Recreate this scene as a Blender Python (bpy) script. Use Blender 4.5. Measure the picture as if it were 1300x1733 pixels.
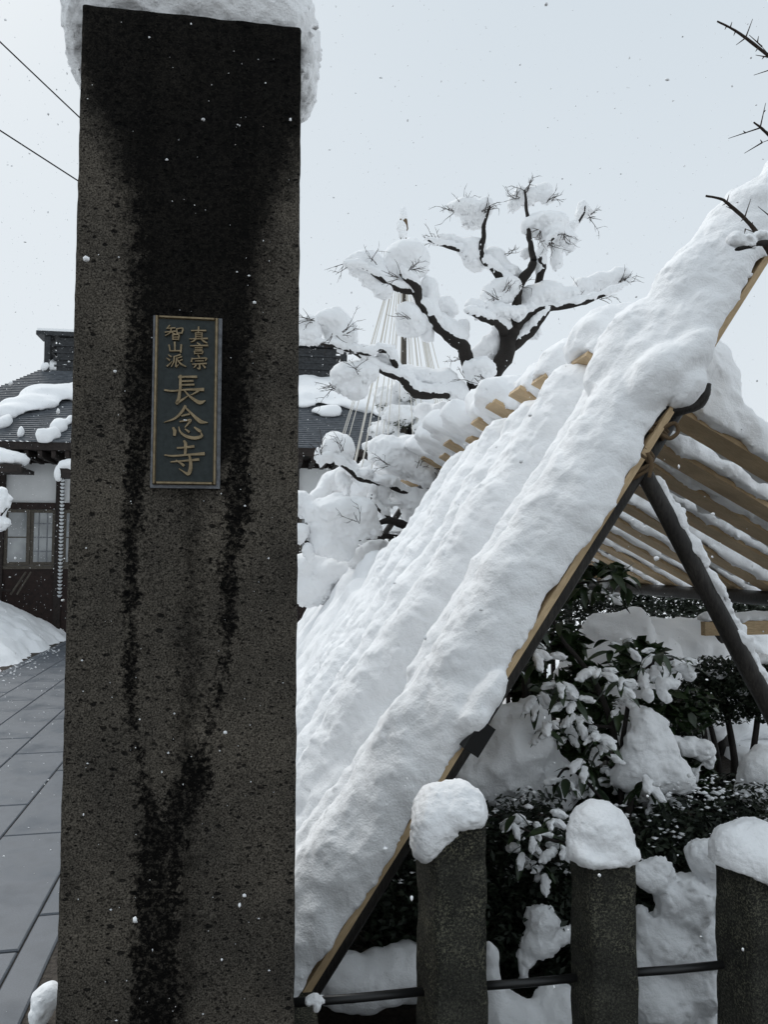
import bpy, math, random
import numpy as np
from mathutils import Vector, Matrix
random.seed(7); rng = np.random.RandomState(7)
for o in list(bpy.data.objects): bpy.data.objects.remove(o)
S = bpy.context.scene
COL = S.collection
# ------------------------------------------------------------------ camera
F, TH, H, PH = 1302.0, math.atan((950 - 866.5) / 1302.0), 1.5, math.radians(9)
cd = bpy.data.cameras.new('camera'); cam = bpy.data.objects.new('camera', cd); COL.objects.link(cam)
cam.location = (0, 0, H); cam.rotation_euler = (math.pi / 2 + TH, 0, 0)
cd.sensor_fit = 'HORIZONTAL'; cd.sensor_width = 36.0; cd.lens = 36.0 * F / 1300.0
cd.clip_start = 0.05; cd.clip_end = 3000
S.camera = cam
# ------------------------------------------------------------------ sky and sun
SUN_EL, SUN_AZ = math.radians(48), math.radians(322)     # high on the left, veiled by cloud
wd = bpy.data.worlds.new('World'); S.world = wd; wd.use_nodes = True
nt = wd.node_tree; nt.nodes.clear()
wo = nt.nodes.new('ShaderNodeOutputWorld'); bg = nt.nodes.new('ShaderNodeBackground')
sky = nt.nodes.new('ShaderNodeTexSky'); sky.sky_type = 'NISHITA'; sky.sun_disc = False
sky.sun_elevation = SUN_EL; sky.sun_rotation = SUN_AZ; sky.dust_density = 6; sky.air_density = 1.0
mx = nt.nodes.new('ShaderNodeMixRGB'); mx.inputs[0].default_value = 0.94      # an even layer of cloud under the clear sky
tc = nt.nodes.new('ShaderNodeTexCoord'); sep = nt.nodes.new('ShaderNodeSeparateXYZ')
ramp = nt.nodes.new('ShaderNodeValToRGB')
ramp.color_ramp.elements[0].position = 0.0; ramp.color_ramp.elements[0].color = (8.15, 8.7, 9.15, 1)
ramp.color_ramp.elements[1].position = 0.75; ramp.color_ramp.elements[1].color = (6.5, 7.3, 7.95, 1)
ns = nt.nodes.new('ShaderNodeTexNoise'); ns.inputs['Scale'].default_value = 1.6; ns.inputs['Detail'].default_value = 3
mn = nt.nodes.new('ShaderNodeMath'); mn.operation = 'MULTIPLY_ADD'; mn.inputs[1].default_value = 0.25; mn.inputs[2].default_value = -0.12
ad = nt.nodes.new('ShaderNodeMath'); ad.operation = 'ADD'
L = nt.links.new
L(tc.outputs['Generated'], sep.inputs[0]); L(tc.outputs['Generated'], ns.inputs['Vector'])
L(ns.outputs[0], mn.inputs[0]); L(sep.outputs[2], ad.inputs[0]); L(mn.outputs[0], ad.inputs[1]); L(ad.outputs[0], ramp.inputs[0])
L(sky.outputs[0], mx.inputs[1]); L(ramp.outputs[0], mx.inputs[2]); L(mx.outputs[0], bg.inputs[0])
bg.inputs[1].default_value = 0.1; L(bg.outputs[0], wo.inputs[0])
sl = bpy.data.lights.new('sun', 'SUN'); sl.energy = 1.5; sl.angle = math.radians(30); sl.color = (1, .98, .95)
sun = bpy.data.objects.new('sun', sl); COL.objects.link(sun)
sd = Vector((math.sin(SUN_AZ) * math.cos(SUN_EL), math.cos(SUN_AZ) * math.cos(SUN_EL), math.sin(SUN_EL)))
sun.rotation_euler = sd.to_track_quat('Z', 'Y').to_euler(); sun.location = sd * 30
S.view_settings.view_transform = 'Standard'; S.view_settings.look = 'None'
S.view_settings.exposure = 0.0; S.view_settings.gamma = 1.0; S.view_settings.use_curve_mapping = False
S.render.engine = 'CYCLES'; S.cycles.max_bounces = 5; S.cycles.diffuse_bounces = 4; S.cycles.glossy_bounces = 2; S.cycles.transmission_bounces = 2; S.cycles.use_denoising = True

# ------------------------------------------------------------------ frames of reference
cP, sP = math.cos(PH), math.sin(PH)
def G(a, b, z): return np.array([a * cP - b * sP, a * sP + b * cP, z])            # gate frame -> world
def GA(p):
    p = np.asarray(p, float); return np.stack([p[..., 0] * cP - p[..., 1] * sP, p[..., 0] * sP + p[..., 1] * cP, p[..., 2]], -1)
def ray(px, py):
    x = (px - 650) / F; u = (866.5 - py) / F
    return np.array([x, math.cos(TH) - u * math.sin(TH), math.sin(TH) + u * math.cos(TH)])
def tog(p): return np.array([p[0] * cP + p[1] * sP, -p[0] * sP + p[1] * cP, p[2]])
def W(px, py, Y): r = ray(px, py); return r * (Y / r[1]) + np.array([0, 0, H])     # world point at distance Y
def RB(px, py, b): r = tog(ray(px, py)); return r * (b / r[1]) + np.array([0, 0, H])  # gate-frame point on plane b

# ------------------------------------------------------------------ noise, signed distance fields, meshing
_perm = np.random.RandomState(3).permutation(256); _perm = np.concatenate([_perm, _perm, _perm])
_g = np.random.RandomState(4).normal(size=(256, 3)); _g = (_g / np.linalg.norm(_g, axis=1)[:, None]).astype(np.float32)
def noise3(P):
    P = np.asarray(P, np.float32); I = np.floor(P).astype(np.int32); f = P - I; I &= 255
    w = f * f * f * (f * (f * 6 - 15) + 10); out = np.zeros(len(P), np.float32)
    for i in (0, 1):
        wx = w[:, 0] if i else 1 - w[:, 0]; hx = _perm[I[:, 0] + i]
        for j in (0, 1):
            wy = w[:, 1] if j else 1 - w[:, 1]; hy = _perm[hx + I[:, 1] + j]
            for k in (0, 1):
                wz = w[:, 2] if k else 1 - w[:, 2]; g = _g[_perm[hy + I[:, 2] + k]]
                out += wx * wy * wz * (g[:, 0] * (f[:, 0] - i) + g[:, 1] * (f[:, 1] - j) + g[:, 2] * (f[:, 2] - k))
    return out * 1.5
def fbm(P, o=3):
    v = 0; a = 1.0; P = np.asarray(P, np.float32)
    for q in range(o): v = v + a * noise3(P + q * 7.3); P = P * 2.03; a *= .5
    return v
def ell(c, r): return ('e', np.array(c, float), np.array(r, float))
def cap(a, b, ra, rb, sc=(1, 1, 1)): return ('c', np.array(a, float), np.array(b, float), ra, rb, np.array(sc, float))
def rbox(c, hs, r): return ('b', np.array(c, float), np.array(hs, float), r)
def prim_box(p):
    if p[0] == 'e': return p[1] - p[2], p[1] + p[2]
    if p[0] == 'b': return p[1] - p[2], p[1] + p[2]
    m = max(p[3], p[4]) / p[5]
    return np.minimum(p[1], p[2]) - m, np.maximum(p[1], p[2]) + m
def prim_d(p, X, Y, Z):
    if p[0] == 'e':
        c, r = p[1], p[2]; qx, qy, qz = (X - c[0]) / r[0], (Y - c[1]) / r[1], (Z - c[2]) / r[2]
        k0 = np.sqrt(qx * qx + qy * qy + qz * qz) + 1e-6
        k1 = np.sqrt((qx / r[0]) ** 2 + (qy / r[1]) ** 2 + (qz / r[2]) ** 2) + 1e-6
        return k0 * (k0 - 1) / k1
    if p[0] == 'b':
        c, hs, r = p[1], p[2], p[3]; q = [np.abs(v - c[i]) - (hs[i] - r) for i, v in enumerate((X, Y, Z))]
        o = np.sqrt(sum(np.maximum(v, 0) ** 2 for v in q)); return o + np.minimum(np.maximum(np.maximum(q[0], q[1]), q[2]), 0) - r
    a, b, ra, rb, sc = p[1] * p[5], p[2] * p[5], p[3], p[4], p[5]
    dx, dy, dz = b - a; L2 = dx * dx + dy * dy + dz * dz + 1e-9
    px, py, pz = X * sc[0] - a[0], Y * sc[1] - a[1], Z * sc[2] - a[2]
    t = np.clip((px * dx + py * dy + pz * dz) / L2, 0, 1)
    return (np.sqrt((px - t * dx) ** 2 + (py - t * dy) ** 2 + (pz - t * dz) ** 2) - (ra + (rb - ra) * t)) / max(sc)
def nets(d, org, h):
    s = d < 0; nx, ny, nz = d.shape
    off = [(i, j, k) for i in (0, 1) for j in (0, 1) for k in (0, 1)]
    cnt = np.zeros((nx - 1, ny - 1, nz - 1), np.uint8)
    for i, j, k in off: cnt += s[i:nx - 1 + i, j:ny - 1 + j, k:nz - 1 + k]
    act = (cnt > 0) & (cnt < 8); idx = np.argwhere(act); N = len(idx)
    vid = np.full(act.shape, -1, np.int32); vid[act] = np.arange(N)
    val = np.stack([d[idx[:, 0] + i, idx[:, 1] + j, idx[:, 2] + k] for i, j, k in off], 1)
    pos = np.zeros((N, 3)); n = np.zeros(N)
    for a in range(8):
        for b in range(a + 1, 8):
            if sum(x != y for x, y in zip(off[a], off[b])) != 1: continue
            va, vb = val[:, a], val[:, b]; m = (va < 0) != (vb < 0)
            t = np.where(m, va / np.where(m, va - vb, 1), 0)
            pa, pb = np.array(off[a]), np.array(off[b])
            pos += np.where(m[:, None], pa + t[:, None] * (pb - pa), 0); n += m
    v = (idx + pos / n[:, None]) * h + org
    fs = []
    for ax in range(3):
        sl0 = [slice(None)] * 3; sl1 = [slice(None)] * 3; sl0[ax] = slice(0, -1); sl1[ax] = slice(1, None)
        o1, o2 = [(1, 2), (2, 0), (0, 1)][ax]
        e = np.argwhere(s[tuple(sl0)] != s[tuple(sl1)])
        sh = d.shape; e = e[(e[:, o1] > 0) & (e[:, o2] > 0) & (e[:, o1] < sh[o1] - 1) & (e[:, o2] < sh[o2] - 1)]
        q = []
        for u1, u2 in ((-1, -1), (0, -1), (0, 0), (-1, 0)):
            c = e.copy(); c[:, o1] += u1; c[:, o2] += u2; q.append(vid[c[:, 0], c[:, 1], c[:, 2]])
        q = np.stack(q, 1); fl = ~s[e[:, 0], e[:, 1], e[:, 2]]; q[fl] = q[fl][:, ::-1]; fs.append(q)
    return v, np.concatenate(fs)
def snow_mesh(prims, h=.015, k=.05, layers=((8, .02, 1), (22, .008, 1)), cut=None, post=(), seed=0, xf=None, ragged=0.0, aniso=(1, 1, 1)):
    """smooth union of soft shapes, roughened by noise: returns a mesh. layer = (frequency, amplitude, billow)"""
    allp = list(prims) + list(post)
    lo = np.min([prim_box(p)[0] for p in allp], 0); hi = np.max([prim_box(p)[1] for p in allp], 0)
    pad = sum(l[1] for l in layers) * 1.2 + 3 * h; lo -= pad; hi += pad
    n = np.ceil((hi - lo) / h).astype(int) + 1
    ax = [(lo[i] + np.arange(n[i]) * h).astype(np.float32) for i in range(3)]
    d = np.full(n, 1.0, np.float32)
    def add(p):
        a, b = prim_box(p); m = k + 3 * h + pad
        sl = [slice(max(0, int((a[i] - m - lo[i]) / h)), min(n[i], int((b[i] + m - lo[i]) / h) + 2)) for i in range(3)]
        X = ax[0][sl[0]][:, None, None]; Y = ax[1][sl[1]][None, :, None]; Z = ax[2][sl[2]][None, None, :]
        e = prim_d(p, X, Y, Z).astype(np.float32); c = d[tuple(sl)]
        hh = np.maximum(k - np.abs(c - e), 0) / k
        d[tuple(sl)] = np.minimum(c, e) - hh * hh * k * .25
    for p in prims: add(p)
    if cut is not None:
        X, Y, Z = ax[0][:, None, None], ax[1][None, :, None], ax[2][None, None, :]
        np.maximum(d, cut(X, Y, Z), out=d)
    for p in post: add(p)
    band = sum(l[1] for l in layers) * (1.6 + ragged) + 2 * h
    m = np.abs(d) < band; I = np.argwhere(m); P = ((I * h + lo) * np.array(aniso)).astype(np.float32) + seed * 3.17
    dv = np.zeros(len(P), np.float32)
    if ragged:
        zi = np.clip(I[:, 2], 1, n[2] - 2); gz = (d[I[:, 0], I[:, 1], zi + 1] - d[I[:, 0], I[:, 1], zi - 1]) / (2 * h); boost = 1 + ragged * np.clip(.25 - gz, 0, 1)
    else: boost = 1.0
    for fr, am, bl in layers:
        q = noise3(P * fr)
        dv -= am * (np.abs(q) * 2.6 - .6) * boost if bl else am * q * 1.3
    d[m] += dv
    for s_ in (0, -1): d[s_] = 1; d[:, s_] = 1; d[:, :, s_] = 1
    v, f = nets(d, lo, h)
    if xf is not None: v = xf(v)
    return mesh_np(v, f, True)
def mesh_np(v, f, smooth=False):
    me = bpy.data.meshes.new('m'); v = np.asarray(v, np.float32); f = np.asarray(f, np.int32)
    me.vertices.add(len(v)); me.vertices.foreach_set('co', v.ravel())
    k = f.shape[1]; me.loops.add(f.size); me.loops.foreach_set('vertex_index', f.ravel())
    me.polygons.add(len(f)); me.polygons.foreach_set('loop_start', np.arange(0, f.size, k, dtype=np.int32))
    if smooth: me.polygons.foreach_set('use_smooth', np.ones(len(f), bool))
    me.update(calc_edges=True); return me
class MB:
    """collects simple shapes into one mesh"""
    def __init__(s): s.v = []; s.f = []
    def add(s, v, f): n = len(s.v); s.v += [tuple(map(float, p)) for p in v]; s.f += [tuple(i + n for i in q) for q in f]; return s
    def hexa(s, p): return s.add(p, [(0, 3, 2, 1), (4, 5, 6, 7), (0, 1, 5, 4), (1, 2, 6, 5), (2, 3, 7, 6), (3, 0, 4, 7)])
    def box(s, lo, hi, xf=None):
        (x0, y0, z0), (x1, y1, z1) = lo, hi
        p = [(x0, y0, z0), (x1, y0, z0), (x1, y1, z0), (x0, y1, z0), (x0, y0, z1), (x1, y0, z1), (x1, y1, z1), (x0, y1, z1)]
        return s.hexa([xf(q) for q in p] if xf else p)
    def tube(s, pts, rad, n=8, rough=0.0):
        pts = [Vector(p) for p in pts]; m = len(pts); v = []; f = []
        if not hasattr(rad, '__len__'): rad = [rad] * m
        up = Vector((.13, .21, .97))
        for i, p in enumerate(pts):
            t = (pts[min(i + 1, m - 1)] - pts[max(i - 1, 0)]).normalized()
            x = t.cross(up)
            if x.length < .1: x = t.cross(Vector((1, 0, 0)))
            x.normalize(); y = t.cross(x); up = -y if False else up
            for j in range(n):
                a = 2 * math.pi * j / n; r = rad[i] * (1 + rough * random.uniform(-1, 1))
                v.append(p + x * (r * math.cos(a)) + y * (r * math.sin(a)))
        for i in range(m - 1):
            for j in range(n):
                f.append((i * n + j, i * n + (j + 1) % n, (i + 1) * n + (j + 1) % n, (i + 1) * n + j))
        f.append(tuple(range(n))[::-1]); f.append(tuple((m - 1) * n + j for j in range(n)))
        return s.add(v, f)
    def mesh(s, smooth=False):
        me = bpy.data.meshes.new('m'); me.from_pydata(s.v, [], s.f)
        if smooth: me.polygons.foreach_set('use_smooth', np.ones(len(me.polygons), bool))
        me.update(); return me
def spline(pts, n=6):
    """Catmull-Rom through rows of numbers"""
    P = np.array(pts, float); P = np.vstack([2 * P[0] - P[1], P, 2 * P[-1] - P[-2]]); out = []
    for i in range(1, len(P) - 2):
        for t in np.arange(n) / n:
            out.append(.5 * (2 * P[i] + (P[i + 1] - P[i - 1]) * t + (2 * P[i - 1] - 5 * P[i] + 4 * P[i + 1] - P[i + 2]) * t * t + (3 * P[i] - P[i - 1] - 3 * P[i + 1] + P[i + 2]) * t ** 3))
    return np.array(out + [P[-2]])

# ------------------------------------------------------------------ objects
def tag(o, label=None, cat=None, group=None, kind=None):
    if label: o['label'] = label
    if cat: o['category'] = cat
    if group: o['group'] = group
    if kind: o['kind'] = kind
    return o
def obj(name, me, mat, parent=None, **kw):
    o = bpy.data.objects.new(name, me); COL.objects.link(o); me.name = name
    if mat and not me.materials: me.materials.append(mat)
    if parent is not None:
        o.parent = parent; o.matrix_parent_inverse = Matrix.Translation(-Vector(parent.location))
    return tag(o, **kw)
def root(name, loc, label, cat, group=None):
    o = bpy.data.objects.new(name, None); o.location = loc; o.empty_display_size = .1; COL.objects.link(o)
    return tag(o, label, cat, group)

# ------------------------------------------------------------------ materials
class NT:
    def __init__(s, name, rough=.8, spec=.3):
        s.m = bpy.data.materials.new(name); s.m.use_nodes = True; s.t = s.m.node_tree
        s.b = s.t.nodes['Principled BSDF']; s.b.inputs['Roughness'].default_value = rough
        s.b.inputs['Specular IOR Level'].default_value = spec
    def n(s, typ, **inp):
        x = s.t.nodes.new('ShaderNode' + typ)
        for k_, v in inp.items():
            key = int(k_[1:]) if k_[0] == '_' and k_[1:].isdigit() else k_.replace('_', ' ')
            if isinstance(v, bpy.types.NodeSocket): s.t.links.new(v, x.inputs[key])
            else: x.inputs[key].default_value = v
        return x
    def co(s, scale=(1, 1, 1)):
        t = s.n('TexCoord'); m = s.n('Mapping', Vector=t.outputs['Object']); m.inputs['Scale'].default_value = scale; return m.outputs[0]
    def noise(s, vec, scale, detail=4, rough=.55): return s.n('TexNoise', Vector=vec, Scale=scale, Detail=detail, Roughness=rough).outputs[0]
    def math(s, op, a, b=0.0, c=0.0, clamp=False):
        x = s.n('Math', _0=a, _1=b, _2=c); x.operation = op; x.use_clamp = clamp; return x.outputs[0]
    def rng(s, v, a, b, c=0.0, d=1.0): return s.n('MapRange', Value=v, From_Min=a, From_Max=b, To_Min=c, To_Max=d).outputs[0]
    def mix(s, f, a, b):
        x = s.n('MixRGB', Fac=f, Color1=a, Color2=b); return x.outputs[0]
    def base(s, v):
        if isinstance(v, bpy.types.NodeSocket): s.t.links.new(v, s.b.inputs['Base Color'])
        else: s.b.inputs['Base Color'].default_value = v
        return s
    def bump(s, h, dist=.01, strength=1.0):
        x = s.n('Bump', Height=h, Distance=dist, Strength=strength); s.t.links.new(x.outputs[0], s.b.inputs['Normal']); return s
    def rough(s, v): s.t.links.new(v, s.b.inputs['Roughness']); return s
def C(r, g=None, b=None): return (r, g if g is not None else r, b if b is not None else r, 1)
def snow_mat(name, bscale=1.0):
    q = NT(name, .85, .25); v = q.co()
    n1 = q.noise(v, 34 * bscale, 4, .55); n2 = q.noise(v, 130 * bscale, 3, .6)
    hgt = q.math('ADD', q.math('MULTIPLY', n1, .009), q.math('MULTIPLY', n2, .006))
    q.base(q.mix(q.noise(v, 3, 3), C(.905, .915, .93), C(.94, .945, .95))); q.bump(hgt, 1.0, .55); return q.m
M_SNOW = snow_mat('snow'); M_SNOWFAR = snow_mat('snow_far', .3)
def wood_mat(name, c1, c2, axis, rough=.65, wet=False):
    q = NT(name, rough, .35); v = q.co()
    g = q.noise(q.co(axis), 9, 6, .65); k = q.noise(v, 5, 2)
    q.base(q.mix(q.rng(k, .35, .7, 0, .55), q.mix(q.rng(g, .32, .68), C(*c1), C(*c2)), C(*[x * .72 for x in c1])))
    kn = q.n('TexVoronoi', Vector=q.co((axis[0] * .25, axis[1] * .25, axis[2] * .25)), Scale=1.6).outputs['Distance']; d_ = q.rng(q.noise(v, 2.3, 5, .7), .5, .72, 0, .4)
    bc = q.b.inputs['Base Color'].links[0].from_socket; bc = q.mix(q.rng(kn, .03, .11, .8, 0), bc, C(*[x * .35 for x in c1])); q.base(q.mix(d_, bc, C(*[x * .42 for x in c1])))
    q.bump(g, .004, .5); return q.m
def gate_axis(sa, sb, sz): return (sa, sb, sz)
M_PLANK = wood_mat('cedar_plank', (.47, .335, .19), (.70, .53, .33), (3, 22, 22))
M_POLE = wood_mat('weathered_pole', (.009, .008, .007), (.05, .044, .039), (14, 14, 2.2), .55)
M_BARK = wood_mat('bark', (.010, .008, .007), (.035, .029, .025), (20, 20, 12), .85)
M_TWIG = NT('twig', .8).base(C(.035, .024, .018)).m
M_ROPE = wood_mat('straw_rope', (.10, .065, .035), (.22, .15, .085), (60, 60, 60), .9)
M_STRAW = NT('pale_rope', .9).base(C(.66, .635, .58)).m
M_IRON = NT('black_iron', .45, .5).base(C(.012)).m
M_BLACK = NT('black_paint', .6, .3).base(C(.006)).m
def leaf_mat(name, c1, c2, rough=.35):
    q = NT(name, rough, .5); oi = q.n('ObjectInfo'); k = q.noise(q.co(), 14, 2)
    q.base(q.mix(q.math('FRACT', q.math('ADD', oi.outputs['Random'], k)), C(*c1), C(*c2))); return q.m
M_CAM = leaf_mat('camellia_leaf', (.010, .022, .008), (.030, .052, .018))
M_HEDGE = leaf_mat('hedge_leaf', (.006, .011, .006), (.018, .028, .013), .6)
M_CONIF = leaf_mat('conifer_needle', (.02, .035, .015), (.06, .075, .03), .7)

def stone_mat():
    q = NT('andesite', .9, .05); v = q.co(); t = q.n('TexCoord'); sp = q.n('SeparateXYZ', Vector=t.outputs['Object'])
    x, z = sp.outputs[0], sp.outputs[2]
    fine = q.noise(v, 235, 3, .7); med = q.noise(v, 26, 5, .6); big = q.noise(v, 3.2, 3, .5)
    grain = q.mix(q.rng(fine, .37, .66), C(.017, .016, .0147), C(.168, .157, .141))
    blot = q.noise(v, 75, 3, .6); grain = q.mix(q.rng(blot, .33, .5, .4, 0), grain, C(.016, .015, .014))
    tone = q.mix(q.rng(big, .35, .65), C(.62, .60, .57), C(1.15, 1.08, .98))
    mu = q.n('MixRGB', Fac=1.0, Color1=grain, Color2=tone); mu.blend_type = 'MULTIPLY'
    # gas holes in the lava stone
    wv = q.n('MixRGB', Fac=.012, Color1=q.co((.75, 1, 1.25)), Color2=q.n('TexNoise', Vector=v, Scale=60).outputs[1])
    hs = []
    for sc, th in ((52, .36), (92, .34), (24, .17)):
        vo = q.n('TexVoronoi', Vector=wv.outputs[0], Scale=sc); rr_ = q.n('SeparateColor', Color=vo.outputs['Color']).outputs[0]; rr_ = q.math('MULTIPLY', q.math('POWER', rr_, 2.0), th)
        hs.append(q.math('MULTIPLY_ADD', q.math('SUBTRACT', rr_, vo.outputs['Distance']), 14.0, .3, True))
    gate = q.rng(q.noise(v, 14, 2), .36, .5)
    h = q.math('MAXIMUM', q.math('MAXIMUM', q.math('MULTIPLY', hs[0], gate), hs[1]), hs[2])
    col = q.mix(q.math('MULTIPLY', h, .85), mu.outputs[0], C(.006, .006, .006))
    sparkle = q.rng(q.noise(v, 330, 1), .735, .76)
    col = q.mix(q.math('MULTIPLY', sparkle, .4), col, C(.30, .28, .25))
    # water stains: centre line and half width as functions of height
    zn = q.math('DIVIDE', z, 3.2)
    def curve(pts):
        f = q.n('FloatCurve', Value=zn); c = f.mapping.curves[0]; pts = sorted(pts)
        c.points[0].location = pts[0]; c.points[1].location = pts[-1]
        for p in pts[1:-1]: c.points.new(*p)
        for p in c.points: p.handle_type = 'VECTOR'
        f.mapping.update(); return f.outputs[0]
    def Z(y): return (1.5 - (y - 950) / 641.0) / 3.2
    def A(px): return (px - 305) / 690.0 + .5
    def stream(path, wid, soft, warp):
        c = q.math('SUBTRACT', curve([(Z(y), A(p)) for y, p in path]), .5)
        d = q.math('ABSOLUTE', q.math('SUBTRACT', x, c)); hw = curve([(Z(y), w / 690.0) for y, w in wid])
        nn = q.math('MULTIPLY', q.math('SUBTRACT', q.math('ADD', q.math('MULTIPLY', q.noise(v, 16, 5, .7), .5), q.math('MULTIPLY', blot, .5)), .5), warp * 1.9)
        e = q.math('ADD', q.math('SUBTRACT', d, hw), nn); return q.rng(e, -soft * .35, soft * .45, 1, 0)
    s1 = stream([(0, 330), (300, 325), (560, 318), (760, 315), (2000, 315)], [(0, 260), (130, 225), (230, 175), (330, 135), (520, 108), (640, 104), (760, 90), (850, 0), (2000, 0)], .10, .12)
    s2 = stream([(0, 225), (600, 222), (900, 212), (1180, 214), (1300, 240), (1400, 262), (1560, 268), (2000, 268)],
                [(0, 20), (700, 22), (850, 15), (1000, 9), (1120, 10), (1210, 2), (1290, 3), (1400, 26), (1550, 38), (2000, 36)], .018, .085)
    s3 = stream([(0, 400), (700, 392), (860, 396), (960, 380), (1080, 384), (1180, 368), (1300, 322), (1400, 292), (2000, 288)],
                [(0, 22), (700, 22), (850, 20), (980, 15), (1080, 11), (1160, 5), (1240, 3), (1310, 34), (1400, 20), (1600, 8), (2000, 6)], .018, .10)
    brk = q.rng(q.noise(v, 95, 4, .7), .38, .52, .5, 1); thin = q.math('MULTIPLY', q.math('MAXIMUM', s2, s3), brk)
    st = q.math('MAXIMUM', q.math('MULTIPLY', s1, q.rng(blot, .36, .6, .84, 1)), thin)
    col = q.mix(q.math('MULTIPLY', st, .96, 0, True), col, C(.0022, .0022, .0022)); q.base(col)
    hh = q.math('SUBTRACT', q.math('ADD', q.math('MULTIPLY', fine, .35), q.math('MULTIPLY', med, .5)), q.math('MULTIPLY', h, 1.1))
    q.bump(hh, .004, .8); q.rough(q.rng(st, 0, 1, .85, .8)); return q.m
M_STONE = stone_mat()
def post_mat():
    q = NT('mossy_stone', .9, .15); v = q.co()
    f = q.noise(v, 150, 5, .75); b_ = q.noise(v, 7, 4, .6); m_ = q.noise(v, 5, 6, .75)
    col = q.mix(q.rng(f, .3, .72), C(.010, .010, .009), C(.085, .084, .070))
    col = q.mix(q.rng(b_, .42, .68, 0, .8), col, C(.012, .013, .012))
    col = q.mix(q.math('MULTIPLY', q.rng(m_, .44, .66, .1, 1), q.rng(f, .5, .62)), col, C(.25, .24, .17))
    col = q.mix(q.rng(q.noise(v, 400, 1), .74, .76, 0, .5), col, C(.35))
    q.base(col); q.bump(q.math('ADD', f, q.math('MULTIPLY', m_, 1.5)), .006, .8); return q.m
M_POST = post_mat()
def slab_mat():
    q = NT('wet_slab', .38, .4); v = q.co(); oi = q.n('ObjectInfo')
    f = q.noise(v, 160, 3, .6); b_ = q.noise(v, 2.6, 3)
    c = q.mix(q.rng(f, .3, .7), C(.080, .092, .108), C(.130, .145, .168))
    c = q.mix(q.rng(oi.outputs['Random'], 0, 1, 0, .35), c, C(.10, .108, .12))
    c = q.mix(q.rng(q.noise(v, 5, 5, .7), .45, .7, 0, .4), c, C(.06, .065, .072)); q.base(c); q.rough(q.rng(b_, .35, .65, .3, .6)); q.bump(f, .001, .4); return q.m
M_SLAB = slab_mat()
def plain(name, c1, c2, sc, rough=.8, bump=.004):
    q = NT(name, rough); v = q.co(); n = q.noise(v, sc, 5, .6); q.base(q.mix(q.rng(n, .3, .7), C(*c1), C(*c2))); q.bump(n, bump, .7); return q.m
M_SOIL = plain('wet_soil', (.010, .008, .006), (.045, .036, .028), 30, .85, .02)
M_GRAVEL = plain('gravel', (.02, .016, .013), (.09, .075, .06), 55, .8, .02)
M_BRASS = plain('tarnished_brass', (.15, .115, .068), (.30, .235, .145), 60, .42, .0006)
M_BRASS.node_tree.nodes['Principled BSDF'].inputs['Metallic'].default_value = .55
M_PLATE = plain('green_black_plate', (.012, .018, .018), (.026, .035, .035), 70, .5, .0006)
M_SEAL = plain('grey_sealant', (.10, .105, .115), (.24, .25, .27), 60, .6, .001)
M_PLASTER = plain('white_plaster', (.70, .71, .71), (.78, .79, .79), 3, .85, .002)
M_DARKWOOD = plain('dark_timber', (.012, .009, .008), (.035, .026, .022), 20, .7)
M_REDWOOD = plain('red_brown_timber', (.014, .009, .008), (.034, .019, .015), 14, .7)
M_FRAME = plain('window_timber', (.055, .047, .038), (.11, .095, .075), 20, .6)
M_SLATE = plain('slate', (.055, .062, .072), (.125, .138, .155), 9, .55, .004)
M_RIDGE = plain('ridge_tile', (.012, .013, .014), (.05, .053, .057), 16, .6, .01)
def glass_mat():
    q = NT('window_glass', .12, .6); v = q.co(); q.base(q.mix(q.rng(q.noise(v, 1.4, 3), .35, .65), C(.17, .18, .185), C(.38, .395, .40))); return q.m
M_GLASS = glass_mat()
M_CHAIN = NT('galvanised', .35, .5).base(C(.6, .62, .63)).m
M_CONCRETE = plain('concrete', (.2, .2, .2), (.3, .3, .29), 14)
# ================================================================== the setting
def grid_sheet(xs, ys, zf):
    X, Y = np.meshgrid(xs, ys, indexing='ij'); P = np.stack([X.ravel(), Y.ravel(), zf(X.ravel(), Y.ravel())], 1)
    n, m = len(xs), len(ys); i, j = np.meshgrid(np.arange(n - 1), np.arange(m - 1), indexing='ij'); a = (i * m + j).ravel()
    return P, np.stack([a, a + m, a + m + 1, a + 1], 1)
def steps(far, near, fine):
    o = [0.0]
    while o[-1] < far: o.append(o[-1] + max(fine, (o[-1] - near) * .25 + fine))
    return np.array(o)
gx = steps(900, 14, .22); gx = np.concatenate([-gx[:0:-1], gx])
PA = math.radians(11.5); pf = np.array([-math.sin(PA), math.cos(PA)]); pl = np.array([-math.cos(PA), -math.sin(PA)])   # path forward, path left
def path_lat(x, y): return x * pl[0] + y * pl[1]
def path_fwd(x, y): return x * pf[0] + y * pf[1]
def ground_z(x, y):
    l, f = path_lat(x, y), path_fwd(x, y); a = x * cP + y * sP; b = -x * sP + y * cP
    z = .06 + .05 * fbm(np.stack([x * .5, y * .5, 0 * x], 1), 3)
    far = np.clip((np.hypot(x, y) - 60) / 100, 0, 1); z = z * (1 - far) + .05 * far
    hide = (l > .2) & (l < 3.35) & (f < 17.5); z = np.where(hide, -.16, z)
    bed = (a > -.5) & (a < 3.5) & (b > 2.0) & (b < 6.4); z = np.where(bed, -.75, z)
    return np.where((y < 2.4), -.75, z)
v, f = grid_sheet(gx, gx, ground_z); obj('ground', mesh_np(v, f, True), M_SNOWFAR, kind='structure')
v, f = grid_sheet(np.linspace(-9, 9, 40), np.linspace(-8, 2.1, 24), lambda x, y: -.02 + 0 * x); obj('pavement', mesh_np(v, f), M_GRAVEL, kind='structure')
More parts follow.
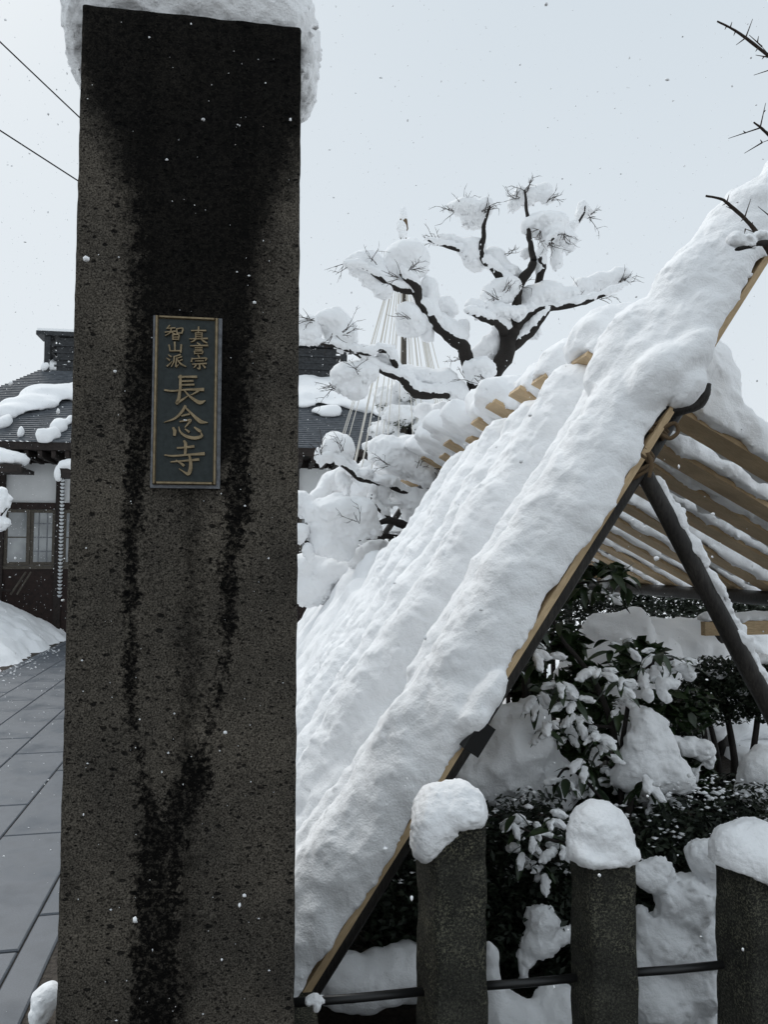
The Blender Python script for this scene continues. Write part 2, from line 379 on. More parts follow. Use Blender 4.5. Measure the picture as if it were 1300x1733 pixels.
# stone path: bedding sheet and one object for each slab
def PP(l, fw, z): q = pl * l + pf * fw; return (q[0], q[1], z)
mb = MB(); mb.add([PP(.25, -2, -.012), PP(.25, 17, -.012), PP(3.3, 17, -.012), PP(3.3, -2, -.012)], [(0, 3, 2, 1)])
path = obj('path', mb.mesh(), M_GRAVEL, kind='structure')
cache = {}
def slab(l0, l1, f0, f1):
    g = .004; w, d = round(l1 - l0 - 2 * g, 3), round(f1 - f0 - 4 * g, 3)
    if (w, d) not in cache:
        e = .006; b_ = MB(); x, y = w / 2, d / 2
        b_.add([(-x, -y, -.05), (x, -y, -.05), (x, y, -.05), (-x, y, -.05), (-x, -y, -e), (x, -y, -e), (x, y, -e), (-x, y, -e),
                (-x + e, -y + e, 0), (x - e, -y + e, 0), (x - e, y - e, 0), (-x + e, y - e, 0)],
               [(0, 1, 5, 4), (1, 2, 6, 5), (2, 3, 7, 6), (3, 0, 4, 7), (4, 5, 9, 8), (5, 6, 10, 9), (6, 7, 11, 10), (7, 4, 8, 11), (8, 9, 10, 11)])
        cache[(w, d)] = b_.mesh(); cache[(w, d)].materials.append(M_SLAB)
    o = bpy.data.objects.new('slab', cache[(w, d)]); COL.objects.link(o); o.parent = path
    q = PP((l0 + l1) / 2, (f0 + f1) / 2, random.uniform(-.0015, .0015)); o.location = q; o.rotation_euler = (0, 0, PA)
cols = [.77, 1.19, 1.61, 2.03, 2.45, 2.87]
for ci in range(5):
    f0 = .6 + (ci * .57) % 1.35
    while f0 < 16: slab(cols[ci], cols[ci + 1], f0, f0 + 1.35); f0 += 1.35
for k_ in range(12): slab(.64, .77, 1.0 + k_ * 1.3, 2.3 + k_ * 1.3)
for k_ in range(12): slab(2.87, 3.0, 1.0 + k_ * 1.3, 2.3 + k_ * 1.3)
_r = np.random.RandomState(5); _n = 1500; _l = .7 + 2.3 * _r.rand(_n); _f = 1.5 + 13 * _r.rand(_n); _e = _r.rand(_n) < .3; _l = np.where(_e, 2.9 + .12 * _r.normal(size=_n), _l)
_c = _l[:, None] * pl + _f[:, None] * pf; _o = np.array([(1, 0, 0), (-1, 0, 0), (0, 1, 0), (0, -1, 0), (0, 0, .5), (0, 0, -.3)]); _s = .002 + .006 * _r.rand(_n) ** 4 + np.where(_e, .02 * _r.rand(_n), 0)
_V = np.column_stack([_c, np.full(_n, .002)])[:, None] + _o[None] * _s[:, None, None] * (1 + .4 * _r.normal(size=(_n, 6, 1)))
obj('snow_grit', mesh_np(_V.reshape(-1, 3), (np.arange(_n)[:, None, None] * 6 + np.array([(0, 2, 4), (2, 1, 4), (1, 3, 4), (3, 0, 4), (2, 0, 5), (1, 2, 5), (3, 1, 5), (0, 3, 5)])[None]).reshape(-1, 3)), M_SNOW, label='crumbs of snow scattered over the stone path', cat='snow', kind='stuff')
# bare earth of the garden bed behind the fence
v, f = grid_sheet(np.linspace(-.6, 3.6, 60), np.linspace(2.0, 6.5, 60), lambda a, b: -.45 + .45 * np.maximum(np.clip((b - 2.9) / 1.6, 0, 1), np.clip((.12 - a) / .15, 0, 1)) + .05 * fbm(np.stack([a * 2, b * 2, a * 0], 1), 3))
obj('garden_bed', mesh_np(GA(v), f, True), M_SOIL, kind='structure')

# shovelled snow bank beside the path
def bank():
    ls = np.linspace(2.95, 13, 150); fs = np.linspace(8, 20, 180)
    def z(l, f_):
        edge = np.clip((l - 3.02 - .12 * noise3(np.stack([f_ * 1.3, l * 2.2, l * 0], 1)) - .25 * np.abs(noise3(np.stack([f_ * 3, l * 3, l * 0 + 9], 1)))) / 1.7, 0, 1); end = np.clip((f_ - 9.2) / 2.0, 0, 1) * np.clip((18 - f_) / 2, 0, 1)
        h_ = edge ** .7 * end ** .6; n = fbm(np.stack([l * 1.1, f_ * 1.1, l * 0 + 4], 1), 4)
        return -.03 + h_ * (.62 + .36 * np.clip((f_ - 10) / 4, 0, 1) + .12 * n) + .06 * h_ * np.abs(noise3(np.stack([l * 3.3, f_ * 3.3, l * 0], 1)))
    v, f = grid_sheet(ls, fs, z); w = v.copy(); w[:, :2] = v[:, :1] * pl + v[:, 1:2] * pf
    w = np.vstack([w, [[*(pl * 8 + pf * 14), -.1]]]); return mesh_np(w, f, True)
obj('snow_bank', bank(), M_SNOWFAR, label='lumpy bank of shovelled snow between the paved path and the house', cat='snow bank')

# ================================================================== temple house
def house():
    fb, eb, rb = 16.5, 15.3, 20.0
    eL, eR = RB(75, 600, rb)[0], RB(590, 600, rb)[0]; zr = RB(300, 632, rb)[2]; ze = RB(300, 752, eb)[2]
    R = root('temple_house', G((eL + eR) / 2, 18, 0), 'low white-walled timber house with a dark slate roof under patchy snow', 'house')
    n = 40
    def surf(q, side=None):
        b = rb - (rb - eb) * q; z = zr - (zr - ze) * (q * .93 + .07 * (1 - (1 - q) ** 2)); sp = 1.8 * q
        return b, z, eL - sp, eR + sp
    mb = MB()
    for i in range(n):            # courses of slate, each lapping over the next
        q0, q1 = i / n, (i + 1) / n; b0, z0, l0, r0 = surf(q0); b1, z1, l1, r1 = surf(q1); lift = .03
        mb.add([G(l0, b0, z0), G(r0, b0, z0), G(r1, b1, z1 + lift), G(l1, b1, z1 + lift), G(l1, b1, z1), G(r1, b1, z1)], [(0, 3, 2, 1), (3, 4, 5, 2)])
        for a0, a1, s_ in ((l0, l1, 1), (r0, r1, -1)):      # hipped ends run back to the rear slope
            bb0, bb1 = 2 * rb - b0, 2 * rb - b1
            p = [G(a0, b0, z0), G(a1, b1, z1 + lift), G(a1, bb1, z1 + lift), G(a0, bb0, z0)]
            mb.add(p, [(0, 3, 2, 1) if s_ > 0 else (0, 1, 2, 3)])
        mb.add([G(l0, 2 * rb - b0, z0), G(r0, 2 * rb - b0, z0), G(r1, 2 * rb - b1, z1), G(l1, 2 * rb - b1, z1)], [(0, 1, 2, 3)])
    roof = obj('roof', mb.mesh(), M_SLATE, R)
    b1, z1, l1, r1 = surf(1.0)
    g = lambda p: G(*p)
    obj('eave', MB().box((l1 + .05, eb + .04, z1 - .16), (r1 - .05, eb + .2, z1 - .01), g).box((l1 + .1, eb + .2, z1 - .13), (r1 - .1, fb + .2, z1 - .06), g).mesh(), M_DARKWOOD, roof)
    for i in range(44):
        a = l1 + .3 + i * (r1 - l1 - .6) / 43
        obj('rafter', MB().box((a - .04, eb + .08, z1 - .3), (a + .04, fb, z1 - .165), g).mesh(), M_DARKWOOD, roof)
    rz = RB(300, 568, rb)[2]
    rd = MB().box((eL + .35, rb - .22, zr - .15), (eR - .35, rb + .22, rz - .25), g)
    for k_ in range(4): rd.box((eL + .3 - .02 * k_, rb - .24 - .02 * (k_ % 2), zr + k_ * (rz - zr - .3) / 4), (eR - .3 + .02 * k_, rb + .24 + .02 * (k_ % 2), zr + k_ * (rz - zr - .3) / 4 + .05), g)
    rd.box((eL - .12, rb - .32, rz - .22), (eR + .12, rb + .32, rz - .12), g)
    for s_, a in ((-1, eL + .2), (1, eR - .2)):
        rd.add([g((a, rb - .3, zr - .2)), g((a, rb + .3, zr - .2)), g((a, rb + .25, rz - .23)), g((a, rb - .25, rz - .23)), g((a + s_ * .12, rb - .3, zr - .2)), g((a + s_ * .12, rb + .3, zr - .2)), g((a + s_ * .14, rb + .25, rz - .23)), g((a + s_ * .14, rb - .25, rz - .23))],
               [(0, 1, 2, 3), (4, 7, 6, 5), (0, 4, 5, 1), (1, 5, 6, 2), (2, 6, 7, 3), (3, 7, 4, 0)])
    obj('ridge', rd.mesh(), M_RIDGE, roof)
    rs = MB().box((eL - .1, rb - .3, rz - .115), (eR + .1, rb + .3, rz - .05), g); obj('ridge_snow', rs.mesh(), M_SNOWFAR, roof)
    # facade: timber frame, plaster fields, sliding windows
    aL, aR = RB(-160, 900, fb)[0], RB(640, 900, fb)[0]
    zw = lambda y: RB(60, y, fb)[2]
    obj('wall', MB().box((aL, fb, 0), (aR, fb + 5.5, zw(760)), g).mesh(), M_PLASTER, R)
    for a0, a1, y0, y1, nm, m in ((aL, aR, 750, 784, 'wall_plate', M_DARKWOOD), (aL, aR, 851, 862, 'lintel', M_REDWOOD), (aL, aR, 957, 963, 'window_sill', M_FRAME)):
        obj(nm, MB().box((a0, fb - .07, zw(y1)), (a1, fb - .003, zw(y0)), g).mesh(), m, R)
    obj('skirting', MB().box((aL, fb - .05, 0), (aR, fb - .002, zw(963)), g).mesh(), M_REDWOOD, R)
    ax = lambda p: RB(p, 900, fb)[0]
    posts = [-150, 2, 101, 200, 300, 400, 500, 600]
    for p in posts:
        obj('post', MB().box((ax(p) - .07, fb - .09, 0), (ax(p) + .07, fb - .001, zw(784)), g).mesh(), M_DARKWOOD, R)
    for i in range(len(posts) - 1):
        A0, A1 = ax(posts[i]) + .072, ax(posts[i + 1]) - .072; z0, z1_ = zw(956.5), zw(862.5)
        for h_ in (0, 1):
            w0 = A0 + (A1 - A0) * h_ / 2; w1 = A0 + (A1 - A0) * (h_ + 1) / 2; dep = fb - .05 + .018 * h_; fr = .065
            wn = obj('window', MB().box((w0, dep, z0), (w0 + fr, dep + .03, z1_), g).box((w1 - fr, dep, z0), (w1, dep + .03, z1_), g).box((w0 + fr, dep, z0), (w1 - fr, dep + .03, z0 + fr), g).box((w0 + fr, dep, z1_ - fr), (w1 - fr, dep + .03, z1_), g).mesh(), M_FRAME, R)
            obj('pane', MB().box((w0 + fr, dep + .012, z0 + fr), (w1 - fr, dep + .02, z1_ - fr), g).mesh(), M_GLASS, wn)
            br = MB()
            for t in ((1 / 2,) if h_ == 0 else (1 / 4, 1 / 2, 3 / 4)): zz = z0 + (z1_ - z0) * t; br.box((w0 + fr, dep + .004, zz - .012), (w1 - fr, dep + .01, zz + .012), g)
            for t in (() if h_ == 0 else (1 / 3, 2 / 3)): aa = w0 + (w1 - w0) * t; br.box((aa - .01, dep + .006, z0 + fr), (aa + .01, dep + .011, z1_ - fr), g)
            obj('glazing_bar', br.mesh(), M_FRAME if h_ == 0 else M_SEAL, wn)
    # snow lying on the roof
    T = np.array([0, -(rb - eb), -(zr - ze)]); TL = np.linalg.norm(T); T /= TL; Nn = np.array([0, T[2], -T[1]]); Nn = -Nn if Nn[2] < 0 else Nn
    def on_roof(px, py):
        o = np.array([0, rb, zr]); r = tog(ray(px, py)); c = np.array([0, 0, H]); k_ = np.dot(o - c, Nn) / np.dot(r, Nn); p = c + r * k_
        return p[0], np.dot(p - o, T)
    def xf(v): return GA(np.stack([v[:, 0], rb + v[:, 1] * T[1] + v[:, 2] * Nn[1], zr + v[:, 1] * T[2] + v[:, 2] * Nn[2]], 1))
    def patch(pts, lab, nm='roof_snow'):
        pr = []
        for x_, y_, rx, ry in pts:
            a, t = on_roof(x_, y_); a2, _ = on_roof(x_ + rx, y_); _, t2 = on_roof(x_, y_ + ry); pr.append(ell((a, t, .04), (abs(a2 - a), abs(t2 - t), .15)))
        obj(nm, snow_mesh(pr, .045, .2, ((1.5, .06, 0), (4, .02, 0)), cut=lambda X, Y, Z: .0 - Z + 0 * X + 0 * Y, xf=xf), M_SNOWFAR, roof)
    patch([(40, 690, 40, 12), (80, 676, 38, 17), (115, 668, 35, 10), (60, 670, 25, 10), (150, 668, 50, 14), (230, 668, 60, 16), (10, 704, 22, 6), (330, 668, 70, 18), (420, 665, 70, 24)], '')
    patch([(82, 622, 6, 7), (100, 620, 25, 8), (125, 622, 20, 7), (160, 622, 30, 7)], '')
    patch([(505, 664, 50, 27), (560, 664, 45, 28), (600, 672, 40, 24), (650, 690, 30, 20)], '')
    for q in ([(14, 716, 8, 4), (4, 722, 10, 4)], [(97, 728, 8, 8), (108, 726, 8, 6), (120, 717, 6, 5)], [(36, 737, 4, 5)], [(84, 746, 4, 3), (97, 741, 7, 3), (70, 748, 4, 2)], [(550, 701, 24, 5), (570, 700, 10, 4)]): patch(q, '')
    return R
house()
# small snow-laden porch roof in front of the house, at the left edge
P0 = RB(-40, 790, 15.0)
Rp = root('porch_roof', G(P0[0], 15, 0), 'small dark timber porch roof with thick snow at the left picture edge', 'porch')
g = lambda p: G(*p); pa1 = RB(38, 790, 15.0)[0]; pz = RB(0, 800, 15.0)[2]; pz1 = RB(0, 786, 15.0)[2]
obj('roof_beam', MB().box((P0[0] - 1, 14.9, pz), (pa1, 15.05, pz1), g).box((P0[0] - 1, 15.06, pz1 - .05), (pa1 - .15, 16.3, pz1 + .02), g).mesh(), M_DARKWOOD, Rp)
for a_ in (P0[0] - .9, P0[0] + .05): obj('post', MB().box((a_ - .06, 14.93, 0), (a_ + .06, 15.03, pz), g).mesh(), M_DARKWOOD, Rp)
obj('snow', snow_mesh([ell((P0[0], 15.2, pz1 + .1), (.82, .4, .25)), ell((P0[0] - .9, 15.3, pz1 + .1), (.8, .4, .25))], .04, .1, ((2, .04, 0), (6, .02, 1)), cut=lambda X, Y, Z: (pz1 + .022) - Z + 0 * X + 0 * Y, xf=GA), M_SNOWFAR, Rp)
# rain chain and gutter bracket beside the gatepost
c0 = RB(106, 815, 15.2); cz0, cz1 = RB(106, 805, 15.2)[2], RB(106, 1012, 15.2)[2]
Rc = root('rain_chain', G(c0[0], 15.2, cz1), 'pale rain chain hanging from the eave close to the gatepost', 'rain chain')
lk = None; nlk = 34
for i in range(nlk):
    z = cz0 + (cz1 - cz0) * (i + .5) / nlk; hgt = (cz0 - cz1) / nlk
    mb = MB(); p = G(c0[0], 15.2, z)
    mb.tube([p + np.array([0, 0, hgt * .36]), p + np.array([0, 0, hgt * .1]), p - np.array([0, 0, hgt * .3])], [.045, .04, .018], 8); obj('link', mb.mesh(), M_CHAIN, Rc)
obj('wire', MB().tube([G(c0[0], 15.2, cz0 + .25), G(c0[0], 15.2, cz1)], .012, 5).mesh(), M_IRON, Rc)
gp = RB(112, 792, 15.2)
Rg = root('gutter_spout', G(gp[0], 15.2, gp[2]), 'dark gutter spout with a tuft of snow above the rain chain', 'gutter')
obj('spout', MB().box((gp[0] - .12, 15.1, gp[2] - .2), (gp[0] + .5, 15.3, gp[2] - .02), g).mesh(), M_DARKWOOD, Rg)
obj('snow', snow_mesh([ell((gp[0] + .15, 15.2, gp[2] + .06), (.3, .16, .13)), ell((gp[0] - .13, 15.15, gp[2] - .12), (.08, .1, .16))], .03, .08, ((5, .02, 1),), xf=GA), M_SNOWFAR, Rg)
# bamboo ladder end leaning on the bank
la = W(18, 1006, 15.0); lb = W(44, 968, 15.2); Rl = root('leaning_pole', la, 'pale pole leaning over the snow bank under the window', 'pole')
obj('rod', MB().tube([la, lb], .022, 6).mesh(), M_FRAME, Rl); obj('rod', MB().tube([la + np.array([.12, 0, 0]), lb + np.array([.1, 0, 0])], .018, 6).mesh(), M_FRAME, Rl); obj('crossbar', MB().tube([W(-12, 996, 15), W(20, 1000, 15)], .022, 6).mesh(), M_DARKWOOD, Rl)
# snow-covered shrub at the left edge
sp = [ell(W(x, y, 13.0), (rx * .01, rx * .01, ry * .01)) for x, y, rx, ry in ((2, 850, 16, 20), (-8, 842, 22, 18), (4, 885, 14, 10), (-10, 890, 18, 12), (-18, 866, 26, 30))]
Rs = root('clipped_shrub', W(-20, 1070, 13.0), 'snow-topped clipped shrub cut by the left edge before the house window', 'shrub')
obj('snow', snow_mesh(sp, .025, .05, ((6, .03, 1), (14, .012, 1))), M_SNOWFAR, Rs)
obj('stem', MB().tube([W(-20, 1075, 13), W(-18, 960, 13), W(-10, 880, 13)], [.05, .04, .02], 7).mesh(), M_BARK, Rs)
obj('branch', MB().tube([W(-18, 900, 13), W(-5, 880, 12.95), W(12, 860, 12.9)], [.025, .02, .01], 6).mesh(), M_BARK, Rs)
# utility pole and its two cables
up = W(438, 470, 24)
Ru = root('utility_pole', (up[0], up[1], 0), 'grey utility pole rising behind the house roof, behind the gatepost', 'utility pole')
obj('shaft', MB().tube([(up[0], up[1], 0), (up[0], up[1], up[2] + .3)], [.17, .12], 14).mesh(True), M_CONCRETE, Ru)
obj('crossarm', MB().box((up[0] - .6, up[1] - .06, up[2] - .1), (up[0] + .6, up[1] + .06, up[2])).mesh(), M_IRON, Ru)
for lab, (x0, y0), (x1, y1), (x2, y2) in (('upper black overhead cable slanting down behind the gatepost', (-300, -215), (130, 195), (433, 478)), ('lower black overhead cable slanting down behind the gatepost', (-300, 28), (125, 302), (431, 499))):
    p0, p1, p2 = W(x0, y0, 15), W(x1, y1, 19.6), W(x2, y2, 23.9)
    pts = spline([p0, p1, p2], 14)
    obj('cable', MB().tube(pts, .018, 6).mesh(True), M_BLACK, label=lab, cat='cable')

# ================================================================== gatepost
pa0, pa1_, pb0, pb1, ptop = -.486, .093, 2.05, 2.63, 2.975
pac, pbc = (pa0 + pa1_) / 2, (pb0 + pb1) / 2
def stone_block(hx, hy, z0, z1, res, bev, amp, fr, taper=0.0, top=0.0):
    """a dressed stone shaft with worn edges: rings of points round a rounded square"""
    per = []
    for sx, sy, ex, ey in ((-1, -1, 1, -1), (1, -1, 1, 1), (1, 1, -1, 1), (-1, 1, -1, -1)):
        L_ = 2 * (hx if ey == sy else hy); m = max(2, int(L_ / res))
        for t in np.arange(m) / m: per.append((sx + (ex - sx) * t, sy + (ey - sy) * t))
    per = np.array(per) * [hx, hy]
    lim = np.array([hx - bev, hy - bev]); inn = np.clip(per, -lim, lim); dd = per - inn; ln = np.linalg.norm(dd, axis=1, keepdims=True); per = inn + dd / np.maximum(ln, 1e-9) * bev
    zs = list(np.linspace(z0, z1 - bev, max(2, int((z1 - z0) / res)))); n = len(per); V = []
    for z in zs: V.append(np.column_stack([per * (1 - taper * (z - z0) / (z1 - z0)), np.full(n, z)]))
    s = (1 - taper)
    for t in (.5, 1.0):
        V.append(np.column_stack([np.sign(per) * np.maximum(np.abs(per * s) - bev * (1 - math.cos(t * math.pi / 2)), 0), np.full(n, z1 - bev + bev * math.sin(t * math.pi / 2))]))
    for t in (.6, .3): V.append(np.column_stack([V[-1][:, :2] * t, np.full(n, z1 + top * (1 - t))]))
    V = np.vstack(V); nr = len(V) // n
    V += amp * np.stack([fbm(V * fr + o, 3) for o in (0, 31, 77)], 1)
    i, j = np.meshgrid(np.arange(nr - 1), np.arange(n), indexing='ij'); a = (i * n + j).ravel(); b = (i * n + (j + 1) % n).ravel()
    f = np.stack([a, b, b + n, a + n], 1)
    c = len(V); V = np.vstack([V, [[0, 0, z1 + top]]])
    f2 = np.array([[(nr - 1) * n + q, (nr - 1) * n + (q + 1) % n, c, c] for q in range(n)])
    me = bpy.data.meshes.new('m'); me.from_pydata(V.tolist(), [], [tuple(q) for q in f] + [tuple(q[:3]) for q in f2])
    me.polygons.foreach_set('use_smooth', np.ones(len(me.polygons), bool)); me.update(); return me
gp_ = obj('gatepost', stone_block((pa1_ - pa0) / 2, (pb1 - pb0) / 2, 0, ptop, .0075, .006, .0022, 14), M_STONE,
          label='tall dark square stone gatepost streaked with black water stains', cat='gatepost')
gp_.location = G(pac, pbc, 0); gp_.rotation_euler = (0, 0, PH)
obj('snow_heap', snow_mesh([rbox((pac, pbc + .01, 3.10), (.325, .30, .125), .11), ell((pac, pbc, 3.2), (.3, .3, .16)),
    ell((pa0 - .03, 2.40, 3.05), (.07, .2, .12)), ell((pa0 - .018, 2.34, 2.99), (.036, .13, .07)), ell((pa0 - .05, 2.36, 3.05), (.06, .2, .1)),
    ell((pa1_ + .012, 2.40, 3.06), (.038, .18, .11)), ell((pa1_ + .003, 2.33, 2.995), (.02, .1, .06)), ell((pa1_ + .018, 2.36, 3.05), (.04, .2, .1))],
    .0085, .04, ((6, .012, 0), (14, .008, 0), (34, .005, 1), (60, .003, 1)), xf=GA,
    cut=lambda X, Y, Z: np.maximum(pb0 - .012 - Y, -9) + 0 * X + 0 * Z), M_SNOW, label='thick snow cap drooping over the sides of the tall gatepost', cat='snow')

# name plaque
PZ0, PZ1, PAL, PAR = 1.697, 2.138, -.280, -.1195
Rq = root('name_plaque', G((PAL + PAR) / 2, pb0, PZ0), 'dark bronze temple nameplate with raised brass characters on the gatepost', 'plaque')
bp = pb0 - .004
fr = .0085
obj('mortar_bed', MB().box((PAL - .006, bp - .006, PZ0 - .008), (PAR + .009, bp + .012, PZ1 + .002), g).mesh(), M_SEAL, Rq)
obj('plate', MB().box((PAL, bp - .014, PZ0), (PAR, bp - .0062, PZ1), g).mesh(), M_PLATE, Rq)
def frame_bar(q):
    # rails with a chamfered section
    return obj('frame', q.mesh(), M_BRASS, Rq)
def cham(a0, a1, z0, z1):
    e = .0022; y0, y1 = bp - .0142, bp - .021
    p = [(a0, y0, z0), (a1, y0, z0), (a1, y0, z1), (a0, y0, z1), (a0 + e, y1, z0 + e), (a1 - e, y1, z0 + e), (a1 - e, y1, z1 - e), (a0 + e, y1, z1 - e)]
    return MB().hexa([G(*q) for q in p])
for q in ((PAL, PAL + fr, PZ0, PZ1), (PAR - fr, PAR, PZ0, PZ1), (PAL + fr + .0002, PAR - fr - .0002, PZ0, PZ0 + fr), (PAL + fr + .0002, PAR - fr - .0002, PZ1 - fr, PZ1)): frame_bar(cham(*q))
def pq(x, y):      # drawing units of the lettering -> plaque face
    t = (y - 148) / 1430.0; xl = 190 - 30 * t; xr = 711 - 15 * t
    return PAL + (x - xl) / (xr - xl) * (PAR - PAL), PZ1 - t * (PZ1 - PZ0)
def glyph(strokes, depth=.007):
    mb = MB()
    for si, st in enumerate(strokes):
        P = np.array([[*pq(x, y), w * .000318 * .5] for x, y, w in st]); P = spline(P, 5) if len(P) > 2 else np.array([P[0] * (1 - t) + P[1] * t for t in np.linspace(0, 1, 5)])
        n = len(P); top, bot = [], []; y1 = bp - .0145 - depth - .00012 * si; y0 = bp - .0143
        for i in range(n):
            d = P[min(i + 1, n - 1), :2] - P[max(i - 1, 0), :2]; d /= np.linalg.norm(d) + 1e-9; nn = np.array([-d[1], d[0]]); w = max(P[i, 2], .0004)
            ex = d * w * (-.6 if i == 0 else .6 if i == n - 1 else 0)
            for s_ in (1, -1):
                q = P[i, :2] + ex + nn * w * s_; q2 = P[i, :2] + ex * 1.2 + nn * (w + .0007) * s_; top.append(G(q[0], y1, q[1])); bot.append(G(q2[0], y0, q2[1]))
        v = top + bot; m = 2 * n; f = []
        for i in range(n - 1):
            a, b, c, d_ = 2 * i, 2 * i + 1, 2 * i + 3, 2 * i + 2
            f += [(a, d_, c, b), (a, a + m, d_ + m, d_), (b, c, c + m, b + m)]
        f += [(0, 1, 1 + m, m), (2 * n - 2, 2 * n - 2 + m, 2 * n - 1 + m, 2 * n - 1)]
        mb.add(v, f)
    return mb.mesh()
CH = {
 'cho': [[(398, 660, 18), (396, 772, 20)], [(385, 674, 18), (455, 668, 15), (528, 666, 20)], [(405, 708, 12), (500, 702, 15)], [(405, 740, 12), (508, 733, 15)],
         [(268, 788, 14), (330, 793, 14), (450, 778, 14), (585, 772, 26)], [(392, 790, 22), (384, 850, 24), (370, 893, 26), (372, 890, 22), (420, 860, 14), (462, 828, 5)],
         [(545, 786, 16), (500, 815, 9), (482, 822, 4)], [(430, 786, 10), (470, 830, 16), (530, 872, 26), (565, 884, 30), (604, 866, 5)]],
 'nen': [[(437, 918, 20), (405, 972, 20), (350, 1025, 16), (262, 1060, 5)], [(432, 922, 12), (490, 980, 18), (550, 1035, 30), (575, 1048, 28), (624, 1052, 5)],
         [(408, 1002, 12), (468, 985, 16)], [(392, 1050, 10), (435, 1042, 12), (482, 1035, 18), (460, 1068, 14), (434, 1098, 6)],
         [(338, 1105, 18), (350, 1130, 26), (348, 1165, 20)], [(384, 1096, 8), (396, 1135, 14), (440, 1170, 22), (510, 1186, 26), (572, 1170, 22), (570, 1140, 8)],
         [(436, 1112, 8), (468, 1134, 18)], [(515, 1096, 12), (556, 1124, 24), (566, 1128, 14)]],
 'ji': [[(428, 1212, 14), (440, 1240, 24), (436, 1330, 18)], [(372, 1272, 14), (430, 1268, 14), (506, 1256, 22)], [(268, 1334, 10), (340, 1340, 14), (480, 1326, 16), (592, 1316, 26)],
        [(318, 1390, 10), (420, 1380, 13), (548, 1366, 20)], [(472, 1330, 16), (482, 1390, 24), (480, 1450, 28), (464, 1488, 26), (440, 1480, 16), (386, 1446, 4)], [(362, 1376, 8), (400, 1400, 16), (424, 1418, 20)]],
 'shin': [[(488, 272, 9), (606, 266, 12)], [(547, 238, 12), (545, 292, 9)], [(522, 292, 9), (524, 340, 9)], [(576, 288, 9), (574, 338, 9)], [(522, 291, 8), (576, 288, 8)], [(524, 308, 7), (574, 305, 7)], [(524, 323, 7), (574, 321, 7)],
          [(472, 345, 7), (545, 340, 10), (620, 334, 13)], [(522, 346, 11), (505, 362, 9), (482, 372, 4)], [(572, 344, 8), (592, 360, 13), (618, 374, 8)]],
 'gon': [[(536, 374, 7), (558, 390, 13)], [(478, 404, 7), (550, 398, 10), (622, 394, 14)], [(518, 418, 8), (578, 414, 10)], [(518, 434, 8), (576, 430, 10)], [(512, 448, 9), (516, 470, 10)], [(512, 448, 8), (580, 444, 10), (574, 468, 9)], [(514, 468, 8), (576, 465, 8)]],
 'shu': [[(542, 476, 8), (552, 498, 13)], [(494, 508, 8), (488, 538, 12)], [(494, 514, 8), (550, 508, 10), (612, 504, 13), (602, 526, 6)], [(520, 532, 8), (586, 527, 11)], [(496, 560, 8), (612, 549, 13)], [(556, 554, 12), (556, 596, 13), (536, 590, 4)], [(528, 566, 11), (508, 590, 5)], [(582, 562, 8), (602, 584, 14)]],
 'chi': [[(308, 236, 11), (284, 266, 5)], [(296, 262, 8), (352, 255, 10)], [(270, 296, 7), (358, 283, 11)], [(322, 262, 10), (312, 298, 9), (272, 326, 4)], [(322, 292, 7), (352, 312, 13)], [(366, 264, 9), (370, 304, 9)], [(366, 263, 8), (416, 257, 11), (408, 300, 9)], [(370, 301, 8), (410, 298, 8)],
         [(334, 316, 9), (336, 358, 10)], [(334, 317, 8), (384, 313, 10), (380, 356, 10)], [(336, 337, 7), (380, 334, 7)], [(336, 355, 8), (380, 353, 8)]],
 'zan': [[(350, 378, 13), (352, 448, 11)], [(304, 404, 12), (312, 456, 10)], [(310, 454, 9), (402, 448, 11)], [(404, 398, 13), (400, 462, 11)]],
 'ha': [[(298, 488, 7), (320, 502, 13)], [(284, 516, 7), (308, 532, 13)], [(288, 584, 13), (308, 565, 8), (328, 542, 4)], [(396, 482, 13), (368, 494, 9), (342, 500, 5)], [(346, 500, 9), (342, 545, 10), (322, 588, 5)], [(366, 512, 9), (360, 584, 12), (382, 568, 4)], [(408, 500, 11), (368, 516, 6)], [(412, 524, 10), (378, 542, 5)], [(372, 526, 7), (400, 560, 13), (442, 582, 8)]],
}
for k_, st in CH.items(): obj('raised_character', glyph(st), M_BRASS, Rq)

# ================================================================== stone fence
Rf = root('stone_fence', G(1.0, 2.33, 0), 'low fence of mossy stone posts joined by a black iron rail', 'fence')
def post(a0, a1, b0, b1, z1, tilt):
    o = obj('post', stone_block((a1 - a0) / 2, (b1 - b0) / 2, -.55, z1, .012, .016, .006, 9, .06, .01), M_POST, Rf)
    o.matrix_basis = Matrix.Translation(Vector(G((a0 + a1) / 2, (b0 + b1) / 2, 0))) @ Matrix.Rotation(PH + tilt, 4, 'Z'); return o
post(.488, .66, 2.24, 2.42, .745, math.radians(9)); post(.985, 1.14, 2.25, 2.43, .60, math.radians(1)); post(1.49, 1.67, 2.25, 2.43, .545, math.radians(9))
for a0, a1 in ((pa1_ - .02, .49), (.64, .97), (1.12, 1.46), (1.65, 2.6)):
    obj('rail', MB().tube([G(a0, 2.335, .222), G((a0 + a1) / 2, 2.335, .219), G(a1, 2.335, .221)], .0125, 10).mesh(True), M_IRON, Rf)
